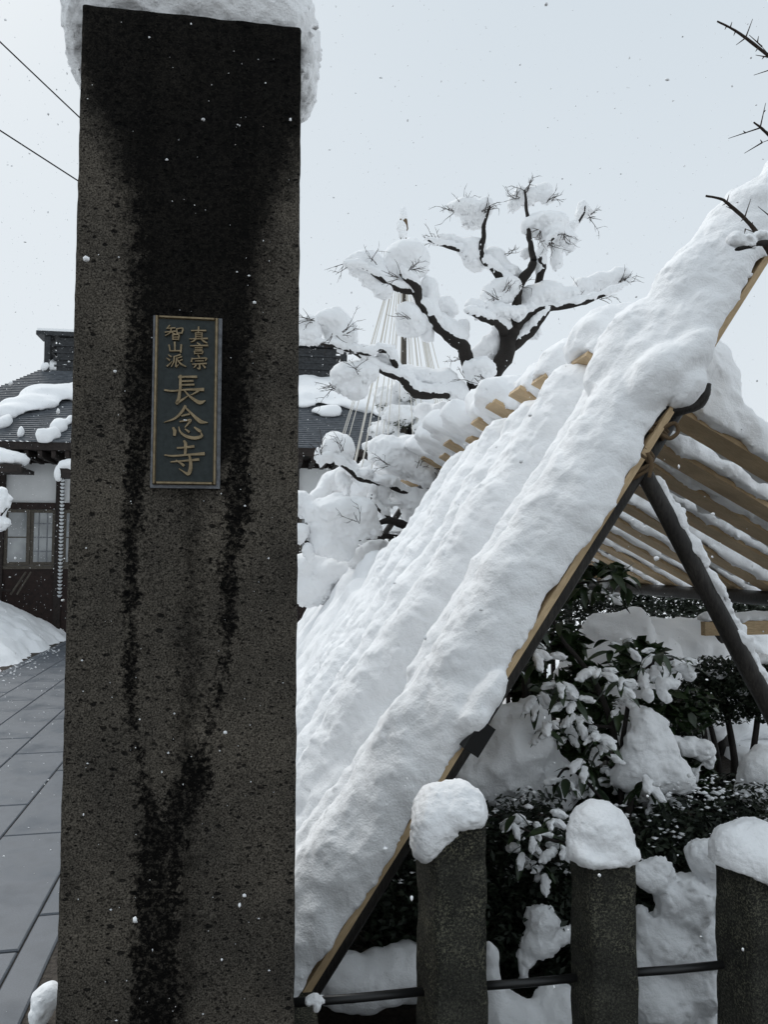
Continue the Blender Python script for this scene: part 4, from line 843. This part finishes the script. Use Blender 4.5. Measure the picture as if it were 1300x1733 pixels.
# ================================================================== rope-tied conifer behind the tree
CY = 11.5; ap = W(683, 405, CY); cb = W(690, 1120, CY)
Ry = root('rope_cone', (ap[0], ap[1], 0), 'tall pole with straw ropes fanning down like a cone behind the tree', 'rope cone')
obj('pole', MB().tube([(ap[0], ap[1], 0), (ap[0], ap[1], ap[2] * .5), ap + np.array([0, 0, .1])], [.06, .05, .04], 10).mesh(True), M_FRAME, Ry)
fz = W(683, 362, CY)[2]
obj('finial', MB().tube([ap + np.array([0, 0, .0]), ap + np.array([0, 0, .1]), ap + np.array([0, 0, .16]), ap + np.array([0, 0, .3]), (ap[0], ap[1], fz)], [.05, .045, .075, .06, .02], 10).mesh(True), M_ROPE, Ry)
obj('snow', snow_mesh([ell((ap[0], ap[1] - .02, fz - .03), (.06, .06, .12)), ell((ap[0] - .03, ap[1] - .05, fz - .24), (.07, .06, .12)), ell((ap[0], ap[1] - .04, ap[2] + .06), (.055, .05, .1))], .014, .03, ((12, .02, 1),)), M_SNOW, Ry)
for i in range(34):
    a = 2 * math.pi * i / 34 + random.uniform(-.05, .05); r = random.uniform(.85, 1.05); zb = random.uniform(2.0, 3.2) 
    e = np.array([ap[0] + math.cos(a) * 1.0 * r, ap[1] + math.sin(a) * 1.0 * r, zb])
    obj('rope', MB().tube([ap + np.array([math.cos(a) * .04, math.sin(a) * .04, -.02]), (ap * .5 + e * .5) + np.array([0, 0, -.015]), e], .0068, 5).mesh(), M_STRAW, Ry)
def leaves(cs, n, size, asp=.4, seed=1, shell=0.0):
    """a cloud of folded leaves inside ellipsoids"""
    r = np.random.RandomState(seed); w = np.array([a[3] * a[4] * a[5] for a in cs]); pick = r.choice(len(cs), n, p=w / w.sum()); cs = np.array(cs, float)
    d = r.normal(size=(n, 3)); d /= np.linalg.norm(d, axis=1)[:, None]; rad = (shell + (1 - shell) * r.rand(n) ** .5)[:, None]
    c = cs[pick, :3] + d * rad * cs[pick, 3:6]
    x = r.normal(size=(n, 3)); x[:, 2] *= .5; x /= np.linalg.norm(x, axis=1)[:, None]; up = r.normal(size=(n, 3)) * .5 + [0, 0, 1]; y = np.cross(up, x); y /= np.linalg.norm(y, axis=1)[:, None]; z = np.cross(x, y)
    s = (size * (.6 + .8 * r.rand(n)))[:, None]
    V = np.stack([c - x * s * .5, c + y * s * asp * .5 + z * s * .1, c + x * s * .5, c - y * s * asp * .5 + z * s * .1], 1).reshape(-1, 3)
    k_ = np.arange(n)[:, None] * 4; f = np.concatenate([k_ + [0, 3, 2], k_ + [0, 2, 1]])
    return mesh_np(V, f)
Rk = root('conifer', (ap[0], ap[1], 0), 'small dense conifer buried in snow beneath the fan of ropes', 'tree')
obj('trunk', MB().tube([(ap[0] + .12, ap[1], 0), (ap[0] + .1, ap[1], 2.0), (ap[0] + .08, ap[1], 3.6)], [.12, .09, .03], 10).mesh(True), M_BARK, Rk)
lf = []; sn = []
for i in range(110):
    z = random.uniform(1.6, 4.1); rr = 1.1 * max(.05, 1 - (z - 1.3) / 3.3) ** .7; a = random.uniform(0, 6.28); r = rr * random.uniform(.5, 1.0)
    c = (ap[0] + .1 + math.cos(a) * r, ap[1] + math.sin(a) * r, z); s = random.uniform(.12, .24); lf.append((*c, s, s, s * .6)); sn.append((a, ell((c[0], c[1], c[2] + s * .35), (s * 1.05, s * 1.05, s * .62))))
obj('crown', leaves(lf, 9000, .075, .25, 3), M_CONIF, Rk, kind='stuff')
obj('snow', snow_mesh([p for a, p in sn], .028, .05, ((5, .04, 1), (12, .02, 1), (28, .01, 1))), M_SNOW, Rk)

# ================================================================== thorny tree beyond the right edge
def TW(x, y, d): return W(x, y, d)
Rn = root('thorny_tree', TW(1520, 1733, 2.5) * np.array([1, 1, 0]), 'bare thorny tree reaching in from the right edge against the sky', 'tree')
b0 = TW(1500, 900, 2.5)
obj('trunk', MB().tube(spline([(b0[0] + .05, 2.5, -.05), (b0[0] + .02, 2.52, .8), (b0[0], 2.5, 1.6), TW(1470, 430, 2.5), TW(1450, 150, 2.5), TW(1440, -80, 2.5)], 5), .034, 10, .1).mesh(True), M_BARK, Rn)
for pts, r0 in (([(1455, 260), (1390, 190), (1330, 125), (1300, 95), (1262, 65), (1240, 50), (1214, 37)], .0072), ([(1465, 380), (1380, 300), (1320, 245), (1300, 228), (1287, 216), (1276, 208)], .0075), ([(1490, 650), (1400, 560), (1330, 470), (1302, 428), (1284, 398), (1260, 370), (1232, 345), (1220, 337), (1195, 332)], .010)):
    n = len(pts); P = spline([[*TW(x, y, 2.45 - .08 * i / n), r0 * (1 - .75 * i / (n - 1)) + .0008] for i, (x, y) in enumerate(pts)], 5); obj('branch', MB().tube(P[:, :3], P[:, 3], 7, .12).mesh(True), M_TWIG, Rn)
th = [((1262, 65), (1274, 33), 2.4), ((1262, 65), (1246, 77), 2.4), ((1236, 48), (1239, 38), 2.4), ((1245, 54), (1242, 61), 2.4), ((1230, 45), (1227, 51), 2.4), ((1310, 105), (1290, 80), 2.42), ((1290, 80), (1268, 60), 2.42), ((1282, 73), (1284, 62), 2.42), ((1302, 98), (1279, 94), 2.41), ((1283, 82), (1279, 88), 2.4), ((1325, 112), (1276, 128), 2.42), ((1293, 97), (1290, 101), 2.4),
      ((1287, 215), (1296, 175), 2.4), ((1293, 190), (1296, 187), 2.4), ((1287, 217), (1233, 235), 2.4), ((1262, 226), (1258, 222), 2.4), ((1325, 228), (1290, 242), 2.41), ((1290, 242), (1260, 260), 2.41), ((1290, 242), (1287, 237), 2.41),
      ((1230, 344), (1234, 330), 2.4), ((1230, 344), (1223, 348), 2.4), ((1245, 357), (1229, 350), 2.4), ((1260, 370), (1271, 337), 2.4), ((1260, 370), (1254, 375), 2.4), ((1273, 384), (1274, 376), 2.4), ((1310, 372), (1283, 350), 2.4), ((1284, 396), (1262, 388), 2.39), ((1262, 388), (1260, 396), 2.39)]
for a, b, d in th: obj('thorn', MB().tube([TW(*a, d), TW(*b, d - .005)], [.0026, .0008], 5).mesh(), M_TWIG, Rn)
obj('stub', MB().tube(spline([TW(1300, 412, 2.4), TW(1286, 412, 2.38), TW(1268, 417, 2.37), TW(1245, 423, 2.36)], 4), [.009] * 5 + [.0085] * 4 + [.007] * 3 + [.004], 8, .15).mesh(True), M_BARK, Rn)
obj('snow', snow_mesh([cap(TW(1240, 408, 2.37), TW(1268, 408, 2.37), .014, .018), cap(TW(1262, 402, 2.38), TW(1300, 400, 2.4), .012, .016), ell(TW(1246, 402, 2.37), (.02, .018, .02))], .0045, .02, ((20, .008, 1), (50, .004, 1))), M_SNOW, Rn)
# ================================================================== garden under the shelter
def px3(x, y, b): return RB(x, y, b)
def gl(lst, b): # drawing list of blobs (px, py, rx px, ry px) on plane b, in gate coordinates
    out = []
    for x, y, rx, ry in lst:
        c = RB(x, y, b); k_ = (b + c[0] * .15) / F; out.append((c[0], c[1], c[2], rx * k_, min(rx, ry) * k_ * 1.1, ry * k_))
    return out
def W3(cs): return [(*G(c[0], c[1], c[2]), c[3], c[4], c[5]) for c in cs]
# low evergreen bushes, dark, with snow lying on them
def bush(name, label, cs, n, size, seed, mat=M_HEDGE, cat='shrub', snow=None, sh=.014, stems=(), asp=.45):
    base = np.mean([c[:3] for c in cs], 0); R = root(name, G(base[0], base[1], 0), label, cat)
    obj('crown', leaves(W3(cs), n, size, asp, seed), mat, R, kind='stuff')
    for s_ in stems: P = spline(s_, 5); obj('stem', MB().tube(P[:, :3], P[:, 3], 8, .1).mesh(True), M_BARK, R)
    if snow and len(snow) < 5:
        for i, c in enumerate(snow): obj('snow', snow_mesh([ell(c[:3], c[3:]), ell((c[0] + c[3] * .5, c[1], c[2]), np.array(c[3:]) * .7)], .008, .03, ((13, .01, 0), (32, .006, 1)), xf=GA, seed=seed + i), M_SNOW, R)
    elif snow: obj('snow', snow_mesh([ell(c[:3], c[3:]) for c in snow], sh, .06, ((6, .025, 0), (13, .012, 0), (32, .007, 1)), xf=GA, seed=seed), M_SNOW, R)
    return R
bush('azalea_bush', 'dark low bush with a sloping snow top behind the first fence post', gl([(640, 1480, 90, 90), (650, 1580, 70, 70), (760, 1540, 120, 110), (880, 1520, 120, 130), (800, 1420, 90, 60), (900, 1400, 90, 60), (690, 1430, 60, 60), (900, 1620, 120, 60)], 3.15), 15000, .035, 11,
     snow=gl([(860, 1260, 80, 62), (900, 1310, 70, 46), (820, 1300, 70, 50), (940, 1340, 46, 30), (850, 1345, 60, 24), (890, 1215, 40, 30)], 3.45), stems=[[(*G(.9, 3.3, 0), .03), (*G(.95, 3.35, .3), .02), (*G(1.0, 3.4, .5), .012)]])
bush('azalea_bush', 'dark spreading bush between the middle and right fence posts', gl([(1060, 1450, 110, 70), (1180, 1420, 120, 70), (1280, 1400, 90, 70), (1150, 1520, 140, 90), (1000, 1560, 120, 90), (1050, 1620, 140, 60), (1230, 1600, 120, 80)], 3.15), 16000, .035, 12,
     snow=None, stems=[[(*G(1.5, 3.2, 0), .03), (*G(1.55, 3.2, .3), .02), (*G(1.6, 3.2, .5), .012)]])
# thin frost of snow caught between their leaves
def bits(cs, n, size, seed):
    r = np.random.RandomState(seed); V = []; Fc = []
    ico = np.array([(1, 0, 0), (-1, 0, 0), (0, 1, 0), (0, -1, 0), (0, 0, 1), (0, 0, -1)], float); fc = np.array([(0, 2, 4), (2, 1, 4), (1, 3, 4), (3, 0, 4), (2, 0, 5), (1, 2, 5), (3, 1, 5), (0, 3, 5)])
    cs = np.array(cs); pick = r.randint(0, len(cs), n); d = r.normal(size=(n, 3)); d /= np.linalg.norm(d, axis=1)[:, None]; d[:, 2] = np.abs(d[:, 2])
    c = cs[pick, :3] + d * cs[pick, 3:6] * (.6 + .45 * r.rand(n))[:, None]; s = size * (.4 + r.rand(n) ** 2)
    V = (c[:, None, :] + ico[None] * s[:, None, None] * (1 + .35 * r.normal(size=(n, 6, 1))) * [1.3, 1.3, .6]).reshape(-1, 3)
    return mesh_np(V, (np.arange(n)[:, None, None] * 6 + fc[None]).reshape(-1, 3), True)
o = obj('snow_dusting', bits(W3(gl([(690, 1470, 70, 60), (880, 1420, 90, 80), (1060, 1430, 110, 70), (1180, 1400, 120, 60), (1280, 1380, 90, 60), (900, 1480, 80, 40), (1180, 1345, 70, 40)], 3.15)), 420, .011, 5), M_SNOW, kind='stuff', label='scattered bits of snow caught among dark bush leaves', cat='snow')
# clipped hedge with bare stems, right
hst = []
for x0, y0, x1, y1, w in ((1180, 1330, 1186, 1190, .02), (1215, 1330, 1190, 1180, .018), (1235, 1330, 1225, 1180, .022), (1222, 1340, 1285, 1200, .022), (1205, 1320, 1150, 1220, .014), (1290, 1330, 1300, 1180, .02)):
    a, b = RB(x0, y0 + 40, 4.4), RB(x1, y1, 4.4); m = (a + b) / 2 + np.array([.05, 0, -.05]); hst.append([(*G(*a), w * 1.2), (*G(*m), w), (*G(*b), w * .7)])
bush('clipped_hedge', 'dark clipped hedge on bare stems at the right under the slats', gl([(1200, 1150, 40, 40), (1240, 1160, 60, 50), (1290, 1170, 50, 50), (1180, 1180, 40, 40), (1330, 1170, 60, 50), (1230, 1200, 60, 26), (1270, 1130, 30, 24), (1150, 1230, 40, 30)], 4.4), 9000, .04, 13, stems=hst,
     snow=gl([(1290, 1115, 24, 8), (1212, 1140, 16, 9), (1340, 1112, 40, 14), (1250, 1170, 12, 6)], 4.35))
bush('clipped_hedge', 'dark hedge mass at ground level below the bare hedge stems', gl([(1160, 1330, 70, 36), (1240, 1350, 80, 40), (1310, 1340, 60, 50), (1120, 1300, 40, 40)], 4.0), 6000, .04, 14, snow=gl([(1180, 1318, 14, 5), (1120, 1395, 26, 6)], 3.9))
bush('evergreen_hedge', 'dark evergreen hedge topped with snow seen under the low beam', gl([(930, 1030, 50, 40), (1000, 1030, 60, 36), (1080, 1025, 60, 36), (1160, 1030, 60, 36), (1240, 1035, 60, 40), (1320, 1040, 60, 40), (1400, 1045, 60, 40)], 8.0), 9000, .07, 15, snow=gl([(930, 996, 46, 14), (1000, 998, 50, 15), (1080, 994, 52, 15), (1160, 1000, 52, 15), (1240, 1002, 52, 15), (1320, 1004, 50, 15), (1400, 1008, 50, 16)], 8.0), sh=.03)
# snow-covered mounds at the back of the shelter
def mound(label, cs, b, sh=.025, seed=0, lay=((3, .06, 0), (7, .03, 0), (16, .01, 0), (30, .006, 1))):
    cs = gl(cs, b); obj('snow_mound', snow_mesh([ell(c[:3], c[3:]) for c in cs], sh, (.45 if seed == 7 else .9) * min(min(c[3:]) for c in cs), lay, xf=GA, seed=seed), M_SNOW, label=label, cat='snow mound')
mound('rounded snow mound seen under the slats beyond the camellia', [(1052, 1066, 50, 40), (1005, 1105, 44, 36), (1030, 1090, 40, 34), (1080, 1125, 80, 50), (1000, 1170, 70, 60), (1060, 1200, 110, 70), (985, 1130, 30, 26)], 5.6, seed=1)
mound('broad sloping snow mound behind the leaning prop', [(1150, 1110, 110, 62), (1230, 1100, 90, 55), (1310, 1120, 90, 60), (1180, 1190, 130, 70), (1300, 1180, 60, 50)], 5.9, seed=2)
mound('snow-covered boulder shape at the right edge below the hedge', [(1300, 1315, 52, 42), (1275, 1335, 28, 22), (1340, 1330, 60, 50), (1290, 1350, 24, 22)], 3.5, .012, 3, ((6, .03, 0), (12, .012, 0), (30, .006, 1)))
mound('low drift of snow between the leaning plank and first fence post', [(620, 1650, 110, 30), (560, 1640, 40, 30), (690, 1640, 60, 34), (640, 1675, 110, 26)], 2.95, .012, 4, ((5, .02, 0), (14, .007, 1)))
# snow lumps right behind the rail
mound('snow lumps low between the first and middle fence posts', [(850, 1725, 46, 40), (900, 1745, 56, 44), (945, 1725, 46, 48), (832, 1670, 18, 66), (880, 1800, 110, 70), (980, 1760, 50, 60)], 2.7, .01, 5, ((7, .02, 0), (16, .01, 0), (40, .005, 1)))
mound('hanging snow scrap on a twig left of the middle fence post', [(918, 1558, 28, 26), (912, 1595, 30, 26), (952, 1582, 30, 14), (893, 1615, 16, 20), (886, 1640, 8, 22), (975, 1584, 18, 12)], 2.85, .007, 6, ((12, .012, 0), (40, .006, 1)))
mound('tall billowing snow heap on a shrub between middle and right posts', [(1160, 1525, 50, 52), (1192, 1455, 34, 34), (1108, 1481, 38, 22), (1205, 1510, 34, 60), (1130, 1596, 52, 50), (1180, 1585, 46, 52), (1120, 1690, 58, 52), (1175, 1655, 44, 46), (1088, 1565, 18, 36), (1084, 1640, 26, 50), (1222, 1650, 16, 60), (1190, 1740, 30, 50), (1120, 1780, 70, 50)], 2.72, .0075, 7, ((6, .022, 0), (13, .012, 0), (32, .006, 1), (60, .0025, 1)))
mound('upright pillar of snow on the camellia right of its stem', [(1086, 1212, 26, 20), (1104, 1226, 22, 20), (1085, 1245, 26, 30), (1112, 1262, 26, 26), (1092, 1290, 40, 36), (1130, 1300, 34, 30), (1070, 1315, 28, 26), (1150, 1322, 20, 16), (1110, 1320, 40, 24)], 3.25, .009, 8, ((7, .018, 0), (15, .012, 0), (36, .006, 1)))
mound('two-lobed snow lump between the camellia and bare hedge stems', [(1185, 1270, 22, 20), (1160, 1262, 20, 17), (1140, 1252, 14, 10), (1200, 1285, 12, 14), (1178, 1312, 10, 18)], 3.5, .009, 9, ((9, .015, 0), (22, .01, 1)))
twg = MB()
for (x0, y0), (x1, y1) in (((972, 1590), (905, 1612)), ((905, 1612), (884, 1655)), ((905, 1612), (918, 1540))): twg.tube([G(*RB(x0, y0, 2.87)), G(*RB(x1, y1, 2.87))], .005, 5)
Rtw = root('bare_shrub', G(*RB(1000, 1733, 2.9)), 'thin dark bare shrub stems behind the middle fence post', 'shrub')
obj('branch', twg.mesh(), M_TWIG, Rtw)
obj('stem', MB().tube(spline([G(*RB(1040, 1900, 2.95)), G(*RB(1010, 1700, 2.92)), G(*RB(972, 1590, 2.87))], 5), .009, 6).mesh(), M_TWIG, Rtw)

# ------------------------------------------------------------------ camellia: every leaf an object, snow on most of them
def leaf_mesh(L_=.075, w=.033):
    n = 6; V = []; f = []
    for i in range(n + 1):
        t = i / n; hw = w * .5 * math.sin(math.pi * min(1, t * .96 + .02)) ** .75 * (1 - .25 * t); z = -.35 * L_ * t * t; V += [(t * L_, -hw, z + hw * .35), (t * L_, 0, z), (t * L_, hw, z + hw * .35)]
    for i in range(n):
        a = 3 * i; f += [(a, a + 3, a + 4, a + 1), (a + 1, a + 4, a + 5, a + 2)]
    return MB().add(V, f).mesh(True)
def pad_mesh(L_, w, h_, seed):
    me = snow_mesh([ell((L_ * .42, 0, -.06 * L_ + h_ * .4), (L_ * .34, w * .36, h_)), ell((L_ * .68, 0, -.2 * L_ + h_ * .4), (L_ * .22, w * .28, h_ * .8))], .0042, .012, ((45, .004, 1),), seed=seed); return me
LM = [leaf_mesh(.085, .036), leaf_mesh(.07, .032), leaf_mesh(.095, .034)]; PM = [pad_mesh(.085, .036, .0075, 1), pad_mesh(.08, .04, .010, 2), pad_mesh(.075, .034, .009, 3), pad_mesh(.09, .046, .014, 4)]
for m in LM: m.materials.append(M_CAM)
for m in PM: m.materials.append(M_SNOW)
cbase = G(1.42, 3.32, 0)
Rcm = root('camellia_shrub', cbase, 'glossy-leaved camellia with snow on its leaves under the shelter', 'shrub')
def st(pts, b, r0, r1):
    n = len(pts); return [(*G(*RB(x, y, b + .0)), r0 + (r1 - r0) * i / (n - 1)) for i, (x, y) in enumerate(pts)]
for pts, b, r0, r1 in (([(1050, 1733), (1052, 1560), (1056, 1400), (1048, 1310), (1036, 1230), (1010, 1160), (975, 1110), (950, 1080), (925, 1020)], 3.35, .022, .008), ([(1056, 1420), (1050, 1300), (1062, 1200), (1070, 1160), (1100, 1125), (1140, 1115)], 3.3, .014, .005), ([(905, 1700), (900, 1400), (893, 1240), (890, 1100), (900, 1000)], 3.75, .035, .015), ([(1036, 1230), (1000, 1225), (960, 1200), (930, 1170)], 3.3, .008, .004), ([(1052, 1400), (1000, 1330), (960, 1300), (935, 1330)], 3.2, .009, .004), ([(1054, 1500), (990, 1440), (930, 1420), (880, 1400)], 2.88, .009, .004), ([(925, 1020), (960, 990), (1010, 985), (1050, 980)], 3.3, .007, .003)):
    P = spline(st(pts, b, r0, r1), 5); obj('stem', MB().tube(P[:, :3], P[:, 3], 8, .08).mesh(True), M_POLE if r0 > .03 else M_BARK, Rcm)
CLU = [(930, 990), (985, 985), (1040, 975), (1060, 985), (1015, 1000), (905, 1040), (950, 1060), (890, 1090), (870, 1120), (905, 1110), (1035, 1095), (1062, 1090), (1010, 1130), (1050, 1150), (1110, 1108), (1140, 1112), (1162, 1125), (950, 1160), (970, 1180), (912, 1170), (980, 1215), (955, 1240), (925, 1230), (1010, 1240), (1020, 1265), (985, 1290), (1030, 1300), (960, 1320), (1010, 1330), (935, 1330), (870, 1380), (900, 1400), (935, 1390), (890, 1440), (920, 1465), (950, 1430), (985, 1420), (1090, 1325), (1115, 1345), (1075, 1340), (1045, 1190), (1085, 1140), (880, 1010), (925, 1105)]
nl = 0
for ci, (x, y) in enumerate(CLU):
    b = (2.84 if y > 1360 else 3.2) + random.uniform(-.12, .16); c = RB(x, y, b); c = Vector(G(*c)); k_ = 7 if ci % 3 else 6
    snowy = .68 if y > 1120 else (.4 if y > 1060 else .18)
    for j in range(k_):
        if nl >= 290: break
        yaw = 2 * math.pi * (j + random.uniform(-.3, .3)) / k_; pitch = random.uniform(-.1, .75); o = bpy.data.objects.new('leaf', random.choice(LM)); COL.objects.link(o); o.parent = Rcm; o.matrix_parent_inverse = Matrix.Translation(-Vector(Rcm.location))
        s = random.uniform(1.0, 1.5) * (.85 if y > 1360 else 1)
        o.matrix_basis = Matrix.Translation(c + Vector((random.uniform(-.02, .02), random.uniform(-.03, .03), random.uniform(-.03, .03)))) @ Matrix.Rotation(yaw, 4, 'Z') @ Matrix.Rotation(pitch, 4, 'Y') @ Matrix.Rotation(random.uniform(-.4, .4), 4, 'X') @ Matrix.Scale(s, 4); nl += 1
        if random.random() < snowy:
            p = bpy.data.objects.new('leaf_snow', random.choice(PM)); COL.objects.link(p); p.parent = o
obj('inner_foliage', leaves(W3(gl([(900, 1040, 40, 60), (890, 1120, 36, 60), (930, 1000, 60, 26), (900, 1180, 30, 40), (1010, 970, 60, 16), (960, 1090, 30, 30), (880, 1000, 30, 30), (990, 1150, 40, 30), (1090, 1110, 40, 26)], 3.9)), 2200, .10, .45, 31), M_CAM, Rcm, kind='stuff')
obj('inner_foliage', leaves(W3(gl([(1000, 1210, 50, 50), (960, 1280, 50, 50), (1110, 1210, 40, 40), (1020, 1340, 60, 50), (1150, 1300, 60, 40), (1100, 1380, 60, 40), (930, 1180, 30, 40), (980, 1390, 60, 40), (900, 1300, 40, 40), (1060, 1140, 40, 26), (1170, 1200, 40, 40)], 3.62)), 2600, .085, .42, 32), M_CAM, Rcm, kind='stuff')
# snow clots resting on the camellia sprays
mound('pair of snow clots hanging on the upper right camellia spray', [(1120, 1165, 10, 16), (1135, 1156, 17, 9), (1128, 1180, 9, 10), (1097, 1176, 10, 12)], 3.2, .006, 11, ((16, .01, 0), (40, .005, 1)))
mound('egg of snow on the camellia spray below the slats', [(1115, 1140, 16, 14), (1150, 1128, 16, 8), (1165, 1140, 10, 13)], 3.25, .006, 12, ((16, .01, 0), (40, .005, 1)))

# ------------------------------------------------------------------ picket fence behind the shelter
Rb = root('picket_fence', G(2.8, 6.7, 0), 'dark picket fence standing in bright snow behind the shelter', 'fence')
for i in range(48):
    a = 1.0 + i * .085; obj('picket', MB().box((a - .017, 6.7, .03 + .04 * math.sin(i * 1.7)), (a + .017, 6.73, 0.90 + .02 * math.sin(i * 2.1)), g).mesh(), M_DARKWOOD, Rb)
for z in (.3, .72): obj('rail', MB().box((.9, 6.735, z - .02), (5.0, 6.76, z + .02), g).mesh(), M_DARKWOOD, Rb)

# ================================================================== falling snow
def flakes(n, lo, hi, seed, size):
    r = np.random.RandomState(seed); P = lo + r.rand(n, 3) * (np.array(hi) - lo); P = P[np.linalg.norm(P - [0, 0, H], axis=1) > 1.15]
    n = len(P); g_ = (1 + 5 ** .5) / 2
    ico = np.array([(-1, g_, 0), (1, g_, 0), (-1, -g_, 0), (1, -g_, 0), (0, -1, g_), (0, 1, g_), (0, -1, -g_), (0, 1, -g_), (g_, 0, -1), (g_, 0, 1), (-g_, 0, -1), (-g_, 0, 1)]) / 1.9
    fc = np.array([(0, 11, 5), (0, 5, 1), (0, 1, 7), (0, 7, 10), (0, 10, 11), (1, 5, 9), (5, 11, 4), (11, 10, 2), (10, 7, 6), (7, 1, 8), (3, 9, 4), (3, 4, 2), (3, 2, 6), (3, 6, 8), (3, 8, 9), (4, 9, 5), (2, 4, 11), (6, 2, 10), (8, 6, 7), (9, 8, 1)])
    s = size * (.45 + .6 * r.rand(n) + 1.9 * r.rand(n) ** 8); s = np.where(s > .0046, .0046, s); V = P[:, None, :] + (ico[None] * (1 + .12 * r.normal(size=(n, 12, 1)))) * s[:, None, None] * (1 + .3 * r.normal(size=(n, 1, 3)))
    return mesh_np(V.reshape(-1, 3), (np.arange(n)[:, None, None] * 12 + fc[None]).reshape(-1, 3), True)
obj('falling_snow', flakes(17000, np.array([-6, .4, 0]), (6, 14, 6.5), 9, .0036), M_SNOW, label='snowflakes drifting through the air', cat='snowflakes', kind='stuff')
r_ = np.random.RandomState(21); n_ = 130
pts = np.stack([pa0 + .02 + r_.rand(n_) * (pa1_ - pa0 - .04), np.full(n_, pb0 - .002), .3 + 2.65 * r_.rand(n_)], 1); pts = GA(pts)
ico = np.array([(1, 0, 0), (-1, 0, 0), (0, 1, 0), (0, -1, 0), (0, 0, 1), (0, 0, -1)], float); fc = np.array([(0, 2, 4), (2, 1, 4), (1, 3, 4), (3, 0, 4), (2, 0, 5), (1, 2, 5), (3, 1, 5), (0, 3, 5)])
V = pts[:, None, :] + ico[None] * (.0012 + .0024 * r_.rand(n_, 1, 1) ** 3) * (1 + .4 * r_.normal(size=(n_, 6, 1)))
obj('snow_specks', mesh_np(V.reshape(-1, 3), (np.arange(n_)[:, None, None] * 6 + fc[None]).reshape(-1, 3)), M_SNOW, label='tiny specks of snow stuck to the face of the gatepost', cat='snow', kind='stuff')
